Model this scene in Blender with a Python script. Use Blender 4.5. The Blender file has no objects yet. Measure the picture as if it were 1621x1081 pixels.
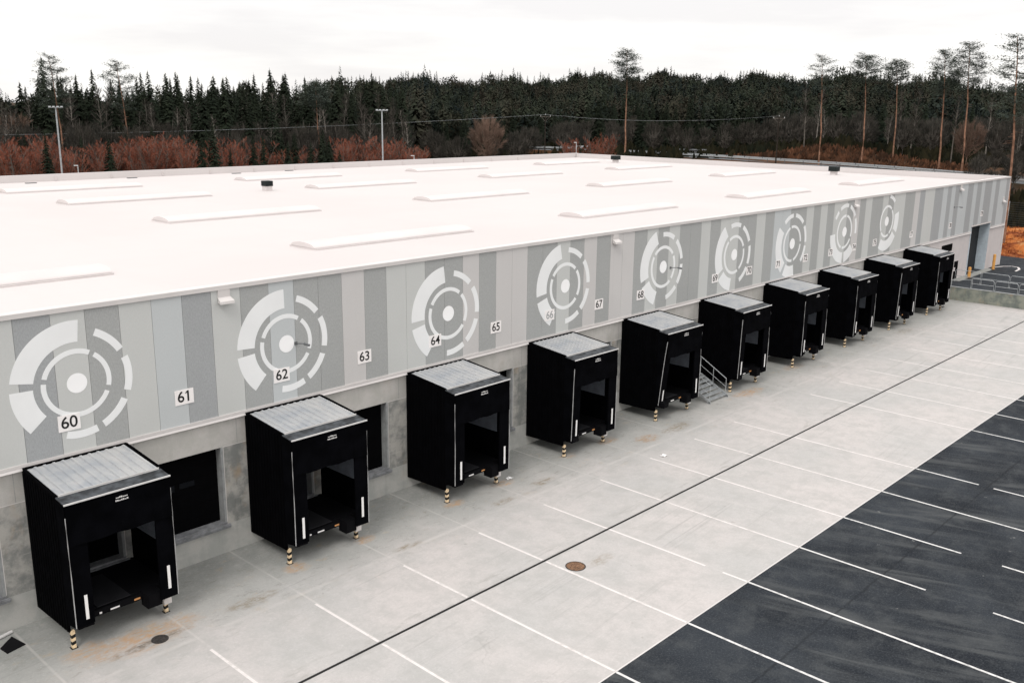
import bpy, math, random
import numpy as np
from mathutils import Matrix, Vector
S = bpy.context.scene
COL = S.collection
R = math.radians

# ------------------------------------------------------------------ camera
cam = bpy.data.objects.new('camera', bpy.data.cameras.new('camera'))
COL.objects.link(cam)
cam.rotation_mode = 'XYZ'
cam.location = (0.0, -31.0139, 16.8084)
cam.rotation_euler = (1.3299557, -0.0120963, -0.8174196)
cam.data.sensor_width = 36.0
cam.data.lens = 1509.19 / 1621 * 36.0
cam.data.clip_start = 0.1
cam.data.clip_end = 6000
S.camera = cam

# ------------------------------------------------------------------ light
SUN_EL, SUN_AZ = R(52), R(205)          # azimuth measured from +X, counter-clockwise, of where the sun stands
sund = bpy.data.lights.new('sun', 'SUN')
sund.energy = 0.9
sund.angle = R(20)
sund.color = (1.0, 0.96, 0.92)
sun = bpy.data.objects.new('sun', sund)
COL.objects.link(sun)
sdir = Vector((math.cos(SUN_EL) * math.cos(SUN_AZ), math.cos(SUN_EL) * math.sin(SUN_AZ), math.sin(SUN_EL)))
sun.rotation_euler = (-sdir).to_track_quat('-Z', 'Y').to_euler()
sun.location = (0, 0, 60)

W = bpy.data.worlds.new("World")
S.world = W
W.use_nodes = True
nt = W.node_tree
nt.nodes.clear()
o_ = nt.nodes.new('ShaderNodeOutputWorld')
bg = nt.nodes.new('ShaderNodeBackground')
bg.inputs['Strength'].default_value = 0.1
sky = nt.nodes.new('ShaderNodeTexSky')
sky.sky_type = 'NISHITA'
sky.sun_disc = False
sky.sun_elevation = SUN_EL
sky.sun_rotation = math.pi / 2 - SUN_AZ
tc = nt.nodes.new('ShaderNodeTexCoord')
mp = nt.nodes.new('ShaderNodeMapping')
mp.inputs['Scale'].default_value = (1.0, 1.0, 7.0)
nz = nt.nodes.new('ShaderNodeTexNoise')
nz.inputs['Scale'].default_value = 2.6
nz.inputs['Detail'].default_value = 5
nz.inputs['Roughness'].default_value = 0.55
cr = nt.nodes.new('ShaderNodeValToRGB')
cr.color_ramp.elements[0].position = 0.36
cr.color_ramp.elements[0].color = (8.7, 8.45, 8.4, 1)
cr.color_ramp.elements[1].position = 0.60
cr.color_ramp.elements[1].color = (10.6, 10.4, 10.1, 1)
mx = nt.nodes.new('ShaderNodeMix')
mx.data_type = 'RGBA'
mx.inputs['Factor'].default_value = 0.93
nt.links.new(tc.outputs['Generated'], mp.inputs['Vector'])
nt.links.new(mp.outputs[0], nz.inputs['Vector'])
nt.links.new(nz.outputs['Fac'], cr.inputs['Fac'])
nt.links.new(sky.outputs[0], mx.inputs['A'])
nt.links.new(cr.outputs[0], mx.inputs['B'])
sx_ = nt.nodes.new('ShaderNodeSeparateXYZ'); nt.links.new(tc.outputs['Generated'], sx_.inputs[0])
mr_ = nt.nodes.new('ShaderNodeMapRange'); mr_.inputs['From Min'].default_value = 0.0; mr_.inputs['From Max'].default_value = 1.0
mr_.inputs['To Min'].default_value = 0.082; mr_.inputs['To Max'].default_value = 0.13
nt.links.new(sx_.outputs[2], mr_.inputs['Value']); nt.links.new(mr_.outputs[0], bg.inputs['Strength'])
nt.links.new(mx.outputs['Result'], bg.inputs['Color'])
nt.links.new(bg.outputs[0], o_.inputs['Surface'])

S.view_settings.view_transform = 'Standard'
S.view_settings.look = 'None'
S.view_settings.exposure = 0.4
S.view_settings.gamma = 1.0
S.cycles.max_bounces = 6
S.cycles.diffuse_bounces = 3
S.cycles.use_denoising = True

# ------------------------------------------------------------------ helpers
class MB:
    """collects vertices and faces and links them as one mesh object"""
    def __init__(s):
        s.v, s.f, s.m = [], [], []
    def add(s, vs, fs, mi=0):
        b = len(s.v)
        s.v += [tuple(p) for p in vs]
        for f in fs:
            s.f.append(tuple(b + i for i in f)); s.m.append(mi)
        return s
    def box(s, x0, x1, y0, y1, z0, z1, mi=0):
        vs = [(x0,y0,z0),(x1,y0,z0),(x1,y1,z0),(x0,y1,z0),(x0,y0,z1),(x1,y0,z1),(x1,y1,z1),(x0,y1,z1)]
        return s.add(vs, [(0,3,2,1),(4,5,6,7),(0,1,5,4),(1,2,6,5),(2,3,7,6),(3,0,4,7)], mi)
    def hexa(s, b, t, mi=0):
        """eight corners: bottom ring b (4, counter-clockwise from above), top ring t"""
        return s.add(list(b) + list(t), [(0,3,2,1),(4,5,6,7),(0,1,5,4),(1,2,6,5),(2,3,7,6),(3,0,4,7)], mi)
    def tube(s, pts, r, n=6, mi=0, r1=None):
        pts = [Vector(p) for p in pts]
        rings = []
        for i, p in enumerate(pts):
            a = pts[max(i-1, 0)]; b = pts[min(i+1, len(pts)-1)]
            d = (b - a).normalized()
            u = d.cross(Vector((0,0,1)))
            if u.length < 1e-3: u = Vector((1,0,0))
            u.normalize(); w = d.cross(u)
            rr = r if r1 is None else r + (r1 - r) * i / max(1, len(pts)-1)
            rings.append([p + (u*math.cos(2*math.pi*k/n) + w*math.sin(2*math.pi*k/n))*rr for k in range(n)])
        vs = [q for g in rings for q in g]
        fs = []
        for i in range(len(pts)-1):
            for k in range(n):
                a = i*n+k; b = i*n+(k+1) % n
                fs.append((a, a+n, b+n, b))
        fs.append(tuple(range(n))); fs.append(tuple(reversed([(len(pts)-1)*n+k for k in range(n)])))
        return s.add(vs, fs, mi)
    def build(s, name, mats, parent=None, loc=None, smooth=False, link=True):
        me = bpy.data.meshes.new(name)
        me.from_pydata(s.v, [], s.f)
        if not isinstance(mats, (list, tuple)): mats = [mats]
        for m in mats: me.materials.append(m)
        if len(mats) > 1: me.polygons.foreach_set('material_index', s.m)
        if smooth: me.polygons.foreach_set('use_smooth', [True]*len(s.f))
        me.update()
        o = bpy.data.objects.new(name, me)
        COL.objects.link(o)
        if parent: o.parent = parent
        if loc: o.location = loc
        return o

def tag(o, label=None, cat=None, group=None, kind=None):
    if label: o['label'] = label
    if cat: o['category'] = cat
    if group: o['group'] = group
    if kind: o['kind'] = kind
    return o

def empty(name, loc=(0,0,0), rz=0):
    o = bpy.data.objects.new(name, None)
    COL.objects.link(o)
    o.location = loc
    o.rotation_euler = (0, 0, rz)
    o.empty_display_size = 0.3
    return o

def copy_tree(o, parent=None):
    c = o.copy(); COL.objects.link(c)
    if parent: c.parent = parent
    for ch in list(o.children): copy_tree(ch, c)
    return c

class NT:
    """thin node-tree writer"""
    def __init__(s, name, rough=0.8, spec=0.3, metal=0.0):
        s.m = bpy.data.materials.new(name); s.m.use_nodes = True
        s.t = s.m.node_tree; s.b = s.t.nodes['Principled BSDF']
        s.b.inputs['Roughness'].default_value = rough
        s.b.inputs['Specular IOR Level'].default_value = spec
        s.b.inputs['Metallic'].default_value = metal
        s.pos = s.n('ShaderNodeTexCoord').outputs['Object']
    def n(s, t, **k):
        x = s.t.nodes.new(t)
        for a, b in k.items(): setattr(x, a, b)
        return x
    def l(s, a, b): s.t.links.new(a, b)
    def put(s, sock, v):
        if hasattr(v, 'links') or hasattr(v, 'is_linked'): s.l(v, sock)
        else: sock.default_value = v
    def noise(s, scale=(1,1,1), sc=1.0, det=4, rough=0.55, rot=(0,0,0), dist=0.0, src=None, loc=(0,0,0)):
        m = s.n('ShaderNodeMapping')
        if any(rot): m.vector_type = 'TEXTURE'; scale = tuple(1/q for q in scale)
        m.inputs['Scale'].default_value = scale; m.inputs['Rotation'].default_value = rot
        m.inputs['Location'].default_value = loc
        s.l(src or s.pos, m.inputs[0])
        x = s.n('ShaderNodeTexNoise'); x.inputs['Scale'].default_value = sc; x.inputs['Detail'].default_value = det
        x.inputs['Roughness'].default_value = rough; x.inputs['Distortion'].default_value = dist
        s.l(m.outputs[0], x.inputs['Vector'])
        return x.outputs['Fac']
    def ramp(s, fac, a, b, lo=0.0, hi=1.0):
        x = s.n('ShaderNodeMapRange'); x.interpolation_type = 'SMOOTHSTEP'
        s.put(x.inputs['Value'], fac)
        x.inputs['From Min'].default_value = a; x.inputs['From Max'].default_value = b
        x.inputs['To Min'].default_value = lo; x.inputs['To Max'].default_value = hi
        return x.outputs[0]
    def math(s, op, a, b=0.0, c=None):
        x = s.n('ShaderNodeMath', operation=op)
        s.put(x.inputs[0], a); s.put(x.inputs[1], b)
        if c is not None: s.put(x.inputs[2], c)
        return x.outputs[0]
    def mix(s, fac, a, b, mode='MIX'):
        x = s.n('ShaderNodeMix', data_type='RGBA', blend_type=mode)
        s.put(x.inputs['Factor'], fac)
        for k, v in (('A', a), ('B', b)):
            if isinstance(v, (tuple, list)): x.inputs[k].default_value = (*v[:3], 1)
            else: s.l(v, x.inputs[k])
        return x.outputs['Result']
    def xyz(s):
        x = s.n('ShaderNodeSeparateXYZ'); s.l(s.pos, x.inputs[0]); return x.outputs
    def color(s, c):
        if isinstance(c, (tuple, list)): s.b.inputs['Base Color'].default_value = (*c[:3], 1)
        else: s.l(c, s.b.inputs['Base Color'])
        return s
    def bump(s, h, strength=0.3, dist=0.02):
        x = s.n('ShaderNodeBump'); x.inputs['Strength'].default_value = strength; x.inputs['Distance'].default_value = dist
        s.l(h, x.inputs['Height']); s.l(x.outputs[0], s.b.inputs['Normal']); return s

def plain(name, c, rough=0.7, spec=0.3, metal=0.0, var=0.12, sc=3.0):
    t = NT(name, rough, spec, metal)
    n = t.noise(sc=sc, det=5)
    d = tuple(x*(1-var) for x in c); e = tuple(min(1, x*(1+var)) for x in c)
    t.color(t.mix(t.ramp(n, 0.3, 0.7), d, e))
    return t.m

# ------------------------------------------------------------------ materials
def mat_yard():
    t = NT('yard_concrete', 0.85, 0.25)
    X, Y, Z = t.xyz()
    big = t.noise(sc=0.16, det=4)
    c = t.mix(t.ramp(big, 0.35, 0.68), (0.53, 0.497, 0.483), (0.455, 0.445, 0.435))
    # tyre swirls: long faint streaks
    st = t.noise((0.10, 1.3, 1), 1.0, 5, 0.6, rot=(0,0,R(-58)), dist=0.5)
    c = t.mix(t.ramp(st, 0.52, 0.75, 0, 0.30), c, (0.40, 0.385, 0.37))
    st2 = t.noise((0.08, 0.9, 1), 1.3, 6, 0.6, rot=(0,0,R(-78)), dist=0.7, loc=(9,4,0))
    c = t.mix(t.ramp(st2, 0.55, 0.8, 0, 0.22), c, (0.66, 0.62, 0.60))
    # damp dirt along the docks
    wob = t.noise(sc=0.45, det=6, rough=0.65)
    yy = t.math('ADD', Y, t.math('MULTIPLY', wob, 5.0))
    c = t.mix(t.ramp(yy, -3.4, 0.9, 0, 0.85), c, (0.26, 0.272, 0.255))
    yy2 = t.math('ADD', Y, t.math('MULTIPLY', t.noise(sc=0.9, det=6, rough=0.7, loc=(3,1,0)), 3.0))
    c = t.mix(t.ramp(yy2, -0.9, 1.6, 0, 0.45), c, (0.19, 0.205, 0.195))
    dk = t.noise((1.0, 2.0, 1), 1.5, 7, 0.78, loc=(12,3,0))
    near = t.ramp(t.math('ADD', Y, t.math('MULTIPLY', wob, 3.0)), -5.5, -1.5)
    c = t.mix(t.math('MULTIPLY', t.ramp(dk, 0.52, 0.66, 0, 0.6), near), c, (0.20, 0.195, 0.17))
    rk = t.noise((1.0, 1.6, 1), 0.8, 7, 0.75, loc=(2,13,0))
    c = t.mix(t.math('MULTIPLY', t.ramp(rk, 0.56, 0.70, 0, 0.55), near), c, (0.42, 0.32, 0.20))
    gr = t.noise(sc=12, det=5, rough=0.9)
    c = t.mix(t.ramp(gr, 0.50, 0.68, 0, 0.30), c, (0.30, 0.295, 0.28))
    c = t.mix(t.ramp(gr, 0.48, 0.34, 0, 0.30), c, (0.68, 0.65, 0.63))
    fine = t.noise(sc=7.0, det=6, rough=0.7)
    c = t.mix(t.ramp(fine, 0.35, 0.75, 0, 0.16), c, (0.36, 0.35, 0.33))
    mid = t.noise(sc=1.1, det=7, rough=0.75, loc=(7,1,0))
    c = t.mix(t.ramp(mid, 0.40, 0.64, 0, 0.5), c, (0.375, 0.37, 0.355))
    c = t.mix(t.ramp(t.noise(sc=2.6, det=7, rough=0.8, loc=(1,9,0)), 0.56, 0.72, 0, 0.40), c, (0.62, 0.60, 0.585))
    ty = t.noise((0.05, 2.6, 1), 1.0, 6, 0.7, rot=(0,0,R(4)), dist=0.4, loc=(0,5,0))
    tm = t.noise(sc=0.22, det=3, loc=(6,6,0))
    c = t.mix(t.math('MULTIPLY', t.ramp(ty, 0.55, 0.68, 0, 0.42), t.ramp(tm, 0.42, 0.6)), c, (0.27, 0.265, 0.255))
    vo = t.n('ShaderNodeTexVoronoi', feature='DISTANCE_TO_EDGE'); vo.inputs['Scale'].default_value = 0.16
    wv = t.n('ShaderNodeVectorMath', operation='MULTIPLY_ADD'); nv_ = t.n('ShaderNodeTexNoise'); nv_.inputs['Scale'].default_value = 1.2; t.l(t.pos, nv_.inputs['Vector'])
    t.l(nv_.outputs['Color'], wv.inputs[0]); wv.inputs[1].default_value = (1.4, 1.4, 0); t.l(t.pos, wv.inputs[2]); t.l(wv.outputs[0], vo.inputs['Vector'])
    c = t.mix(t.math('MULTIPLY', t.ramp(vo.outputs['Distance'], 0.001, 0.004, 0.15, 0), t.ramp(tm, 0.5, 0.62)), c, (0.2, 0.195, 0.185))
    spk = t.noise(sc=2.3, det=3, rough=0.5, loc=(5,5,0))
    c = t.mix(t.ramp(spk, 0.72, 0.76, 0, 0.35), c, (0.22, 0.20, 0.18))
    # slab joints every 4 m and one row joint
    fx = t.math('ABSOLUTE', t.math('SUBTRACT', t.math('FRACT', t.math('ADD', t.math('DIVIDE', t.math('SUBTRACT', X, 13.39), 4.0), 20.5)), 0.5))
    c = t.mix(t.math('MULTIPLY', t.ramp(fx, 0.004, 0.016, 0.35, 0), t.ramp(wob, 0.3, 0.6)), c, (0.62, 0.59, 0.565))
    for jy in (-4.75,):
        d = t.math('ABSOLUTE', t.math('SUBTRACT', Y, jy))
        c = t.mix(t.math('MULTIPLY', t.ramp(d, 0.02, 0.16, 0.45, 0), t.ramp(wob, 0.35, 0.65)), c, (0.58, 0.555, 0.535))
    # grime band beside the drain
    d = t.math('ABSOLUTE', t.math('ADD', Y, 9.0))
    g = t.noise((0.5, 2.0, 1), 1.6, 6, 0.7, loc=(2,0,0))
    c = t.mix(t.math('MULTIPLY', t.ramp(d, 0.1, 0.75, 1, 0), t.ramp(g, 0.5, 0.66, 0, 0.6)), c, (0.30, 0.29, 0.27))
    # rust and oil stains
    wn = t.noise(sc=1.7, det=5, rough=0.65, loc=(1,7,0))
    def spot(c, x, y, rx, ry, col, k, lo=0.25):
        dx = t.math('DIVIDE', t.math('SUBTRACT', X, x), rx); dy = t.math('DIVIDE', t.math('SUBTRACT', Y, y), ry)
        r2 = t.math('ADD', t.math('MULTIPLY', dx, dx), t.math('MULTIPLY', dy, dy))
        r2 = t.math('ADD', r2, t.math('MULTIPLY_ADD', wn, 2.6, -1.3))
        return t.mix(t.math('MULTIPLY', t.ramp(r2, -.2, 1.5, min(.95, k*1.7), 0), blot), c, col)
    blot = t.ramp(t.noise((1,2.2,1), 2.4, 6, 0.75, loc=(3,8,0)), 0.40, 0.62, 0.12, 1)
    rust = (0.46, 0.27, 0.13); brown = (0.24, 0.20, 0.145); dark = (0.13, 0.135, 0.13)
    for a in [(12.2,-3.55,1.9,.75,rust,.5),(10.6,-3.0,.8,.5,rust,.4),(18.4,-2.9,.5,.35,rust,.5),(21.7,-2.85,.5,.35,rust,.45),
              (26.6,-2.8,.6,.35,rust,.45),(29.8,-2.75,.6,.35,rust,.4),(34.7,-2.6,.5,.35,rust,.3),(37.9,-2.6,.7,.4,rust,.4),
              (51.0,-3.4,1.5,.5,rust,.5),(39.6,-3.9,.9,.5,(0.36,0.24,0.15),.6),(42.3,-4.0,1.3,.45,brown,.55),
              (15.9,-3.95,1.0,.35,brown,.75),(12.2,-3.95,1.3,.22,dark,.55),(31.3,-3.9,.9,.3,brown,.5),(28.3,-4.2,.7,.25,brown,.5),
              (22.5,-4.6,.8,.2,brown,.45),(58.5,-2.5,1.2,.5,rust,.25),(75,-3.6,1.6,.5,brown,.3),(70,-3.2,1.6,.5,dark,.3),(26.9,-10.7,.8,.3,brown,.35)]:
        c = spot(c, *a)
    t.color(c); t.bump(fine, 0.15, 0.01)
    return t.m

def mat_asphalt():
    t = NT('asphalt', 0.9, 0.12)
    X, Y, Z = t.xyz()
    big = t.noise(sc=0.22, det=5)
    c = t.mix(t.ramp(big, 0.35, 0.68), (0.010, 0.0125, 0.017), (0.028, 0.033, 0.040))
    s1 = t.noise((0.13, 1.1, 1), 0.9, 6, 0.6, rot=(0,0,R(-70)), dist=0.6)
    am = t.noise(sc=0.13, det=3, loc=(2,9,0))
    c = t.mix(t.math('MULTIPLY', t.ramp(s1, 0.46, 0.70, 0, 0.62), t.ramp(am, 0.40, 0.60, 0.12, 1)), c, (0.115, 0.12, 0.12))
    s2 = t.noise((0.15, 1.0, 1), 0.8, 5, 0.6, rot=(0,0,R(-84)), dist=0.9, loc=(8,3,0))
    c = t.mix(t.ramp(s2, 0.54, 0.74, 0, 0.5), c, (0.012, 0.014, 0.017))
    f = t.noise(sc=11, det=6, rough=0.75)
    c = t.mix(t.ramp(f, 0.4, 0.75, 0, 0.35), c, (0.065, 0.072, 0.082))
    gr = t.noise(sc=14, det=5, rough=0.9)
    c = t.mix(t.ramp(gr, 0.50, 0.68, 0, 0.6), c, (0.11, 0.12, 0.13))
    mo = t.noise(sc=0.9, det=6, rough=0.7, loc=(4,2,0))
    c = t.mix(t.ramp(mo, 0.45, 0.7, 0, 0.5), c, (0.075, 0.08, 0.083))
    sp = t.noise(sc=1.6, det=4, loc=(2,2,0))
    c = t.mix(t.ramp(sp, 0.70, 0.75, 0, 0.4), c, (0.3, 0.3, 0.29))
    wob = t.math('MULTIPLY', t.noise(sc=1.3, det=4), 0.16)
    for jy in (-19.0, -25.6):
        d = t.math('ABSOLUTE', t.math('ADD', t.math('SUBTRACT', Y, jy + 0.08), wob))
        c = t.mix(t.math('MULTIPLY', t.ramp(d, 0.01, 0.07, 0.5, 0), t.ramp(s1, 0.35, 0.6, 0.3, 1)), c, (0.008, 0.009, 0.011))
    t.color(c); t.bump(f, 0.25, 0.01)
    return t.m

def mat_wall(name, a, b, streak=0.5, warm=0.3):
    t = NT(name, 0.85, 0.25)
    n = t.noise(sc=1.1, det=6, rough=0.65)
    c = t.mix(t.ramp(n, 0.38, 0.62), a, b)
    v = t.noise((2.2, 2.2, 0.35), 1.0, 6, 0.65)
    c = t.mix(t.ramp(v, 0.52, 0.75, 0, streak), c, tuple(x*0.6 for x in b))
    h = t.noise((0.5, 0.5, 3.5), 1.0, 5, 0.6, loc=(4,0,2))
    c = t.mix(t.ramp(h, 0.55, 0.72, 0, streak*0.6), c, tuple(min(1, x*1.25) for x in a))
    w = t.noise((1.0, 1.0, 0.6), 0.9, 5, 0.6, loc=(11,3,5))
    c = t.mix(t.ramp(w, 0.54, 0.72, 0, warm), c, (0.40, 0.30, 0.20))
    f = t.noise(sc=22, det=4)
    c = t.mix(t.ramp(f, 0.4, 0.8, 0, 0.14), c, (0.2, 0.2, 0.19))
    t.color(c); t.bump(f, 0.1, 0.005)
    return t.m

def mat_clad(name, c0, grain=0.10):
    t = NT(name, 0.55, 0.35)
    f = t.noise((6, 6, 2.2), 5.0, 5, 0.7)
    g = t.noise(sc=0.5, det=4)
    c = t.mix(t.ramp(f, 0.3, 0.7), tuple(x*(1-grain) for x in c0), tuple(x*(1+grain) for x in c0))
    c = t.mix(t.ramp(g, 0.4, 0.7, 0, 0.10), c, tuple(x*0.82 for x in c0))
    dr = t.noise((3.0, 3.0, 0.12), 1.0, 5, 0.65, loc=(3,0,0))
    c = t.mix(t.ramp(dr, 0.58, 0.8, 0, 0.16), c, tuple(x*0.7 for x in c0))
    t.color(c)
    return t.m

def mat_roof():
    t = NT('roof_membrane', 0.75, 0.25)
    X, Y, Z = t.xyz()
    n = t.noise(sc=0.09, det=5)
    c = t.mix(t.ramp(n, 0.35, 0.68), (0.61, 0.573, 0.563), (0.585, 0.55, 0.54))
    s = t.noise((0.5, 0.06, 1), 1.0, 5, 0.6, loc=(3,3,0))
    c = t.mix(t.ramp(s, 0.55, 0.75, 0, 0.35), c, (0.575, 0.54, 0.53))
    fx = t.math('ABSOLUTE', t.math('SUBTRACT', t.math('FRACT', t.math('DIVIDE', t.math('ADD', Y, 200.0), 2.1)), 0.5))
    c = t.mix(t.ramp(fx, 0.008, 0.03, 0.22, 0), c, (0.56, 0.525, 0.515))
    t.color(c)
    return t.m

def mat_shelter_sheet():
    t = NT('polycarbonate_sheet', 0.35, 0.5)
    n = t.noise((0.5, 0.5, 1), 2.2, 5, 0.65)
    s = t.noise((4, 0.5, 1), 1.6, 5, 0.65, rot=(0,0,R(15)))
    c = t.mix(t.ramp(n, 0.35, 0.7), (0.54, 0.545, 0.545), (0.40, 0.425, 0.455))
    c = t.mix(t.ramp(s, 0.5, 0.75, 0, 0.5), c, (0.66, 0.64, 0.62))
    t.color(c)
    tr = t.n('ShaderNodeBsdfTranslucent'); tr.inputs['Color'].default_value = (0.30, 0.34, 0.40, 1)
    mxs = t.n('ShaderNodeMixShader'); mxs.inputs[0].default_value = 0.18
    t.l(t.b.outputs[0], mxs.inputs[1]); t.l(tr.outputs[0], mxs.inputs[2])
    t.l(mxs.outputs[0], t.t.nodes['Material Output'].inputs['Surface'])
    return t.m

def mat_paint_worn(name, c, wear, k=0.6):
    """painted line, worn through in places"""
    t = NT(name, 0.75, 0.25)
    n = t.noise(sc=5.0, det=6, rough=0.7)
    n2 = t.noise(sc=0.35, det=3)
    m = t.math('MULTIPLY', t.ramp(n, 0.42, 0.62, 0, 1), t.ramp(n2, 0.35, 0.65, 0.15, 1))
    t.color(t.mix(t.math('MULTIPLY', m, k), c, wear))
    return t.m

def mat_leaf(name, a, b, use_random=True, sc=0.25):
    t = NT(name, 0.9, 0.05)
    n = t.noise((1, 1, 0.15), sc, 4)
    c = t.mix(t.ramp(n, 0.35, 0.65), a, b)
    if not use_random and 'far' in name:
        pt_ = t.noise((1, 1, 0.3), 0.035, 3, loc=(5, 2, 0))
        c = t.mix(t.ramp(pt_, 0.48, 0.62, 0, 0.55), c, (0.050, 0.040, 0.030))
        c = t.mix(t.ramp(pt_, 0.46, 0.34, 0, 0.5), c, (0.024, 0.032, 0.034))
    if use_random:
        oi = t.n('ShaderNodeObjectInfo')
        c = t.mix(t.math('MULTIPLY', oi.outputs['Random'], 0.75), c, tuple(x*0.38 for x in a))
    t.color(c)
    return t.m

def mat_forest_floor():
    t = NT('forest_ground', 0.95, 0.1)
    n = t.noise(sc=0.06, det=6, rough=0.65)
    c = t.mix(t.ramp(n, 0.38, 0.6), (0.028, 0.022, 0.014), (0.085, 0.038, 0.018))
    m = t.noise(sc=0.35, det=6, rough=0.7, loc=(6,6,0))
    c = t.mix(t.ramp(m, 0.45, 0.7, 0, 0.6), c, (0.02, 0.022, 0.012))
    t.color(c)
    return t.m

def mat_dry_grass():
    t = NT('dry_grass_bank', 0.95, 0.1)
    n = t.noise((1,1,2.5), 0.32, 6, 0.65)
    c = t.mix(t.ramp(n, 0.42, 0.56), (0.40, 0.13, 0.035), (0.15, 0.035, 0.012))
    m = t.noise(sc=0.7, det=6, rough=0.7, loc=(1,6,0))
    c = t.mix(t.ramp(m, 0.5, 0.66, 0, 0.8), c, (0.48, 0.26, 0.11))
    k = t.noise(sc=1.6, det=5, rough=0.7, loc=(7,6,0))
    c = t.mix(t.ramp(k, 0.6, 0.7, 0, 0.8), c, (0.035, 0.02, 0.01))
    t.color(c)
    return t.m

M = {}
M['yard'] = mat_yard()
M['asphalt'] = mat_asphalt()
M['line_c'] = mat_paint_worn('line_paint', (0.72, 0.68, 0.665), (0.53, 0.50, 0.48), 0.9)
M['line_a'] = mat_paint_worn('line_paint_on_asphalt', (0.70, 0.69, 0.68), (0.10, 0.105, 0.11), 0.55)
M['wall_light'] = mat_wall('concrete_wall_pale', (0.53, 0.51, 0.485), (0.46, 0.45, 0.42), 0.3, 0.14)
M['wall_stain'] = mat_wall('concrete_wall_weathered', (0.45, 0.435, 0.405), (0.225, 0.232, 0.222), 0.7, 0.7)
M['wall_base'] = mat_wall('concrete_wall_base', (0.48, 0.475, 0.45), (0.40, 0.405, 0.385), 0.35, 0.12)
M['wall_white'] = mat_wall('concrete_wall_white', (0.62, 0.573, 0.563), (0.58, 0.54, 0.53), 0.1, 0.0)
M['ramp_wall'] = mat_wall('retaining_wall_concrete', (0.27, 0.28, 0.235), (0.15, 0.17, 0.155), 0.6, 0.9)
M['clad_L'] = mat_clad('cladding_light', (0.55, 0.56, 0.545), 0.03)
M['clad_B'] = mat_clad('cladding_light_cool', (0.52, 0.545, 0.55), 0.03)
M['clad_P'] = mat_clad('cladding_light_warm', (0.575, 0.56, 0.55), 0.03)
M['clad_D'] = mat_clad('cladding_dark', (0.375, 0.383, 0.377), 0.12)
M['clad_E'] = mat_clad('cladding_dark_cool', (0.36, 0.372, 0.378), 0.12)
M['clad_gap'] = plain('cladding_joint', (0.30, 0.30, 0.29))
M['flash'] = plain('pale_flashing', (0.63, 0.60, 0.585), 0.5, 0.4, 0, 0.05, 0.5)
M['roof'] = mat_roof()
M['skyl'] = plain('skylight_plastic', (0.64, 0.595, 0.585), 0.5, 0.25, 0, 0.03, 0.3)
M['skyc'] = plain('skylight_curb', (0.60, 0.555, 0.545), 0.6, 0.3, 0, 0.05, 0.5)
M['emb'] = plain('white_emblem_film', (0.84, 0.85, 0.85), 0.5, 0.3, 0, 0.02, 0.8)
M['dot'] = plain('white_emblem_dot', (0.95, 0.95, 0.95), 0.5, 0.3, 0, 0.02, 0.8)
M['sign'] = plain('sign_white', (0.90, 0.865, 0.85), 0.5, 0.3, 0, 0.03, 2)
M['digit'] = plain('sign_black', (0.01, 0.01, 0.01), 0.5, 0.3)
M['digit_grey'] = plain('sign_digit_faded', (0.36, 0.37, 0.37), 0.5, 0.3)
M['black'] = plain('black_steel', (0.0016, 0.0016, 0.0021), 0.85, 0.02, 0, 0.3, 2)
M['fabric'] = plain('black_fabric', (0.0018, 0.0019, 0.0026), 0.95, 0.02, 0, 0.35, 1.5)
M['apron'] = plain('dark_grey_apron', (0.045, 0.05, 0.056), 0.6, 0.3, 0, 0.75, 3.5)
M['rub'] = plain('rubber', (0.004, 0.004, 0.005), 0.8, 0.06)
M['inner'] = plain('grey_inner_panel', (0.13, 0.145, 0.17), 0.7, 0.3)
M['steel'] = plain('galvanised_steel', (0.42, 0.44, 0.45), 0.5, 0.5, 0.3, 0.15, 5)
M['dark_steel'] = plain('dark_steel', (0.12, 0.125, 0.13), 0.5, 0.4, 0.3, 0.25, 5)
M['white'] = plain('white_plastic', (0.80, 0.79, 0.78), 0.5, 0.3, 0, 0.03, 3)
M['white_edge'] = plain('white_edge_strip', (0.62, 0.61, 0.60), 0.5, 0.3, 0, 0.08, 3)
M['pipe'] = plain('curtain_piping', (0.36, 0.36, 0.36), 0.6, 0.3, 0, 0.2, 3)
M['yellow'] = plain('signal_yellow', (0.80, 0.62, 0.40), 0.6, 0.3, 0, 0.15, 8)
M['orange'] = plain('orange_reflector', (0.62, 0.30, 0.12), 0.5, 0.3)
M['sheet'] = mat_shelter_sheet()
M['door'] = plain('dark_dock_door', (0.002, 0.002, 0.0025), 0.8, 0.03)
M['sill'] = plain('grey_sill_steel', (0.21, 0.215, 0.225), 0.6, 0.3, 0, 0.25, 4)
M['jamb'] = plain('grey_jamb', (0.30, 0.31, 0.31), 0.8, 0.2, 0, 0.15, 3)
M['gate'] = plain('gate_dark', (0.022, 0.025, 0.028), 0.6, 0.2)
M['gate_jamb'] = plain('gate_blue_grey', (0.50, 0.57, 0.62), 0.7, 0.3, 0, 0.08, 3)
M['bolo'] = plain('bollard_orange', (0.72, 0.36, 0.10), 0.6, 0.3)
M['manhole'] = plain('rusty_iron', (0.20, 0.115, 0.07), 0.8, 0.3, 0.2, 0.5, 12)
M['drainhole'] = plain('dark_iron', (0.05, 0.045, 0.042), 0.8, 0.3, 0.2, 0.4, 12)
M['drain'] = plain('drain_grate', (0.018, 0.018, 0.018), 0.7, 0.2)
M['mat'] = plain('black_mat', (0.006, 0.006, 0.007), 0.8, 0.1)
M['ground'] = mat_forest_floor()
M['grass'] = mat_dry_grass()
M['road'] = plain('road_surface', (0.11, 0.115, 0.12), 0.9, 0.2)
M['rail'] = plain('guard_rail_zinc', (0.42, 0.44, 0.45), 0.5, 0.4, 0.2, 0.1)
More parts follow.
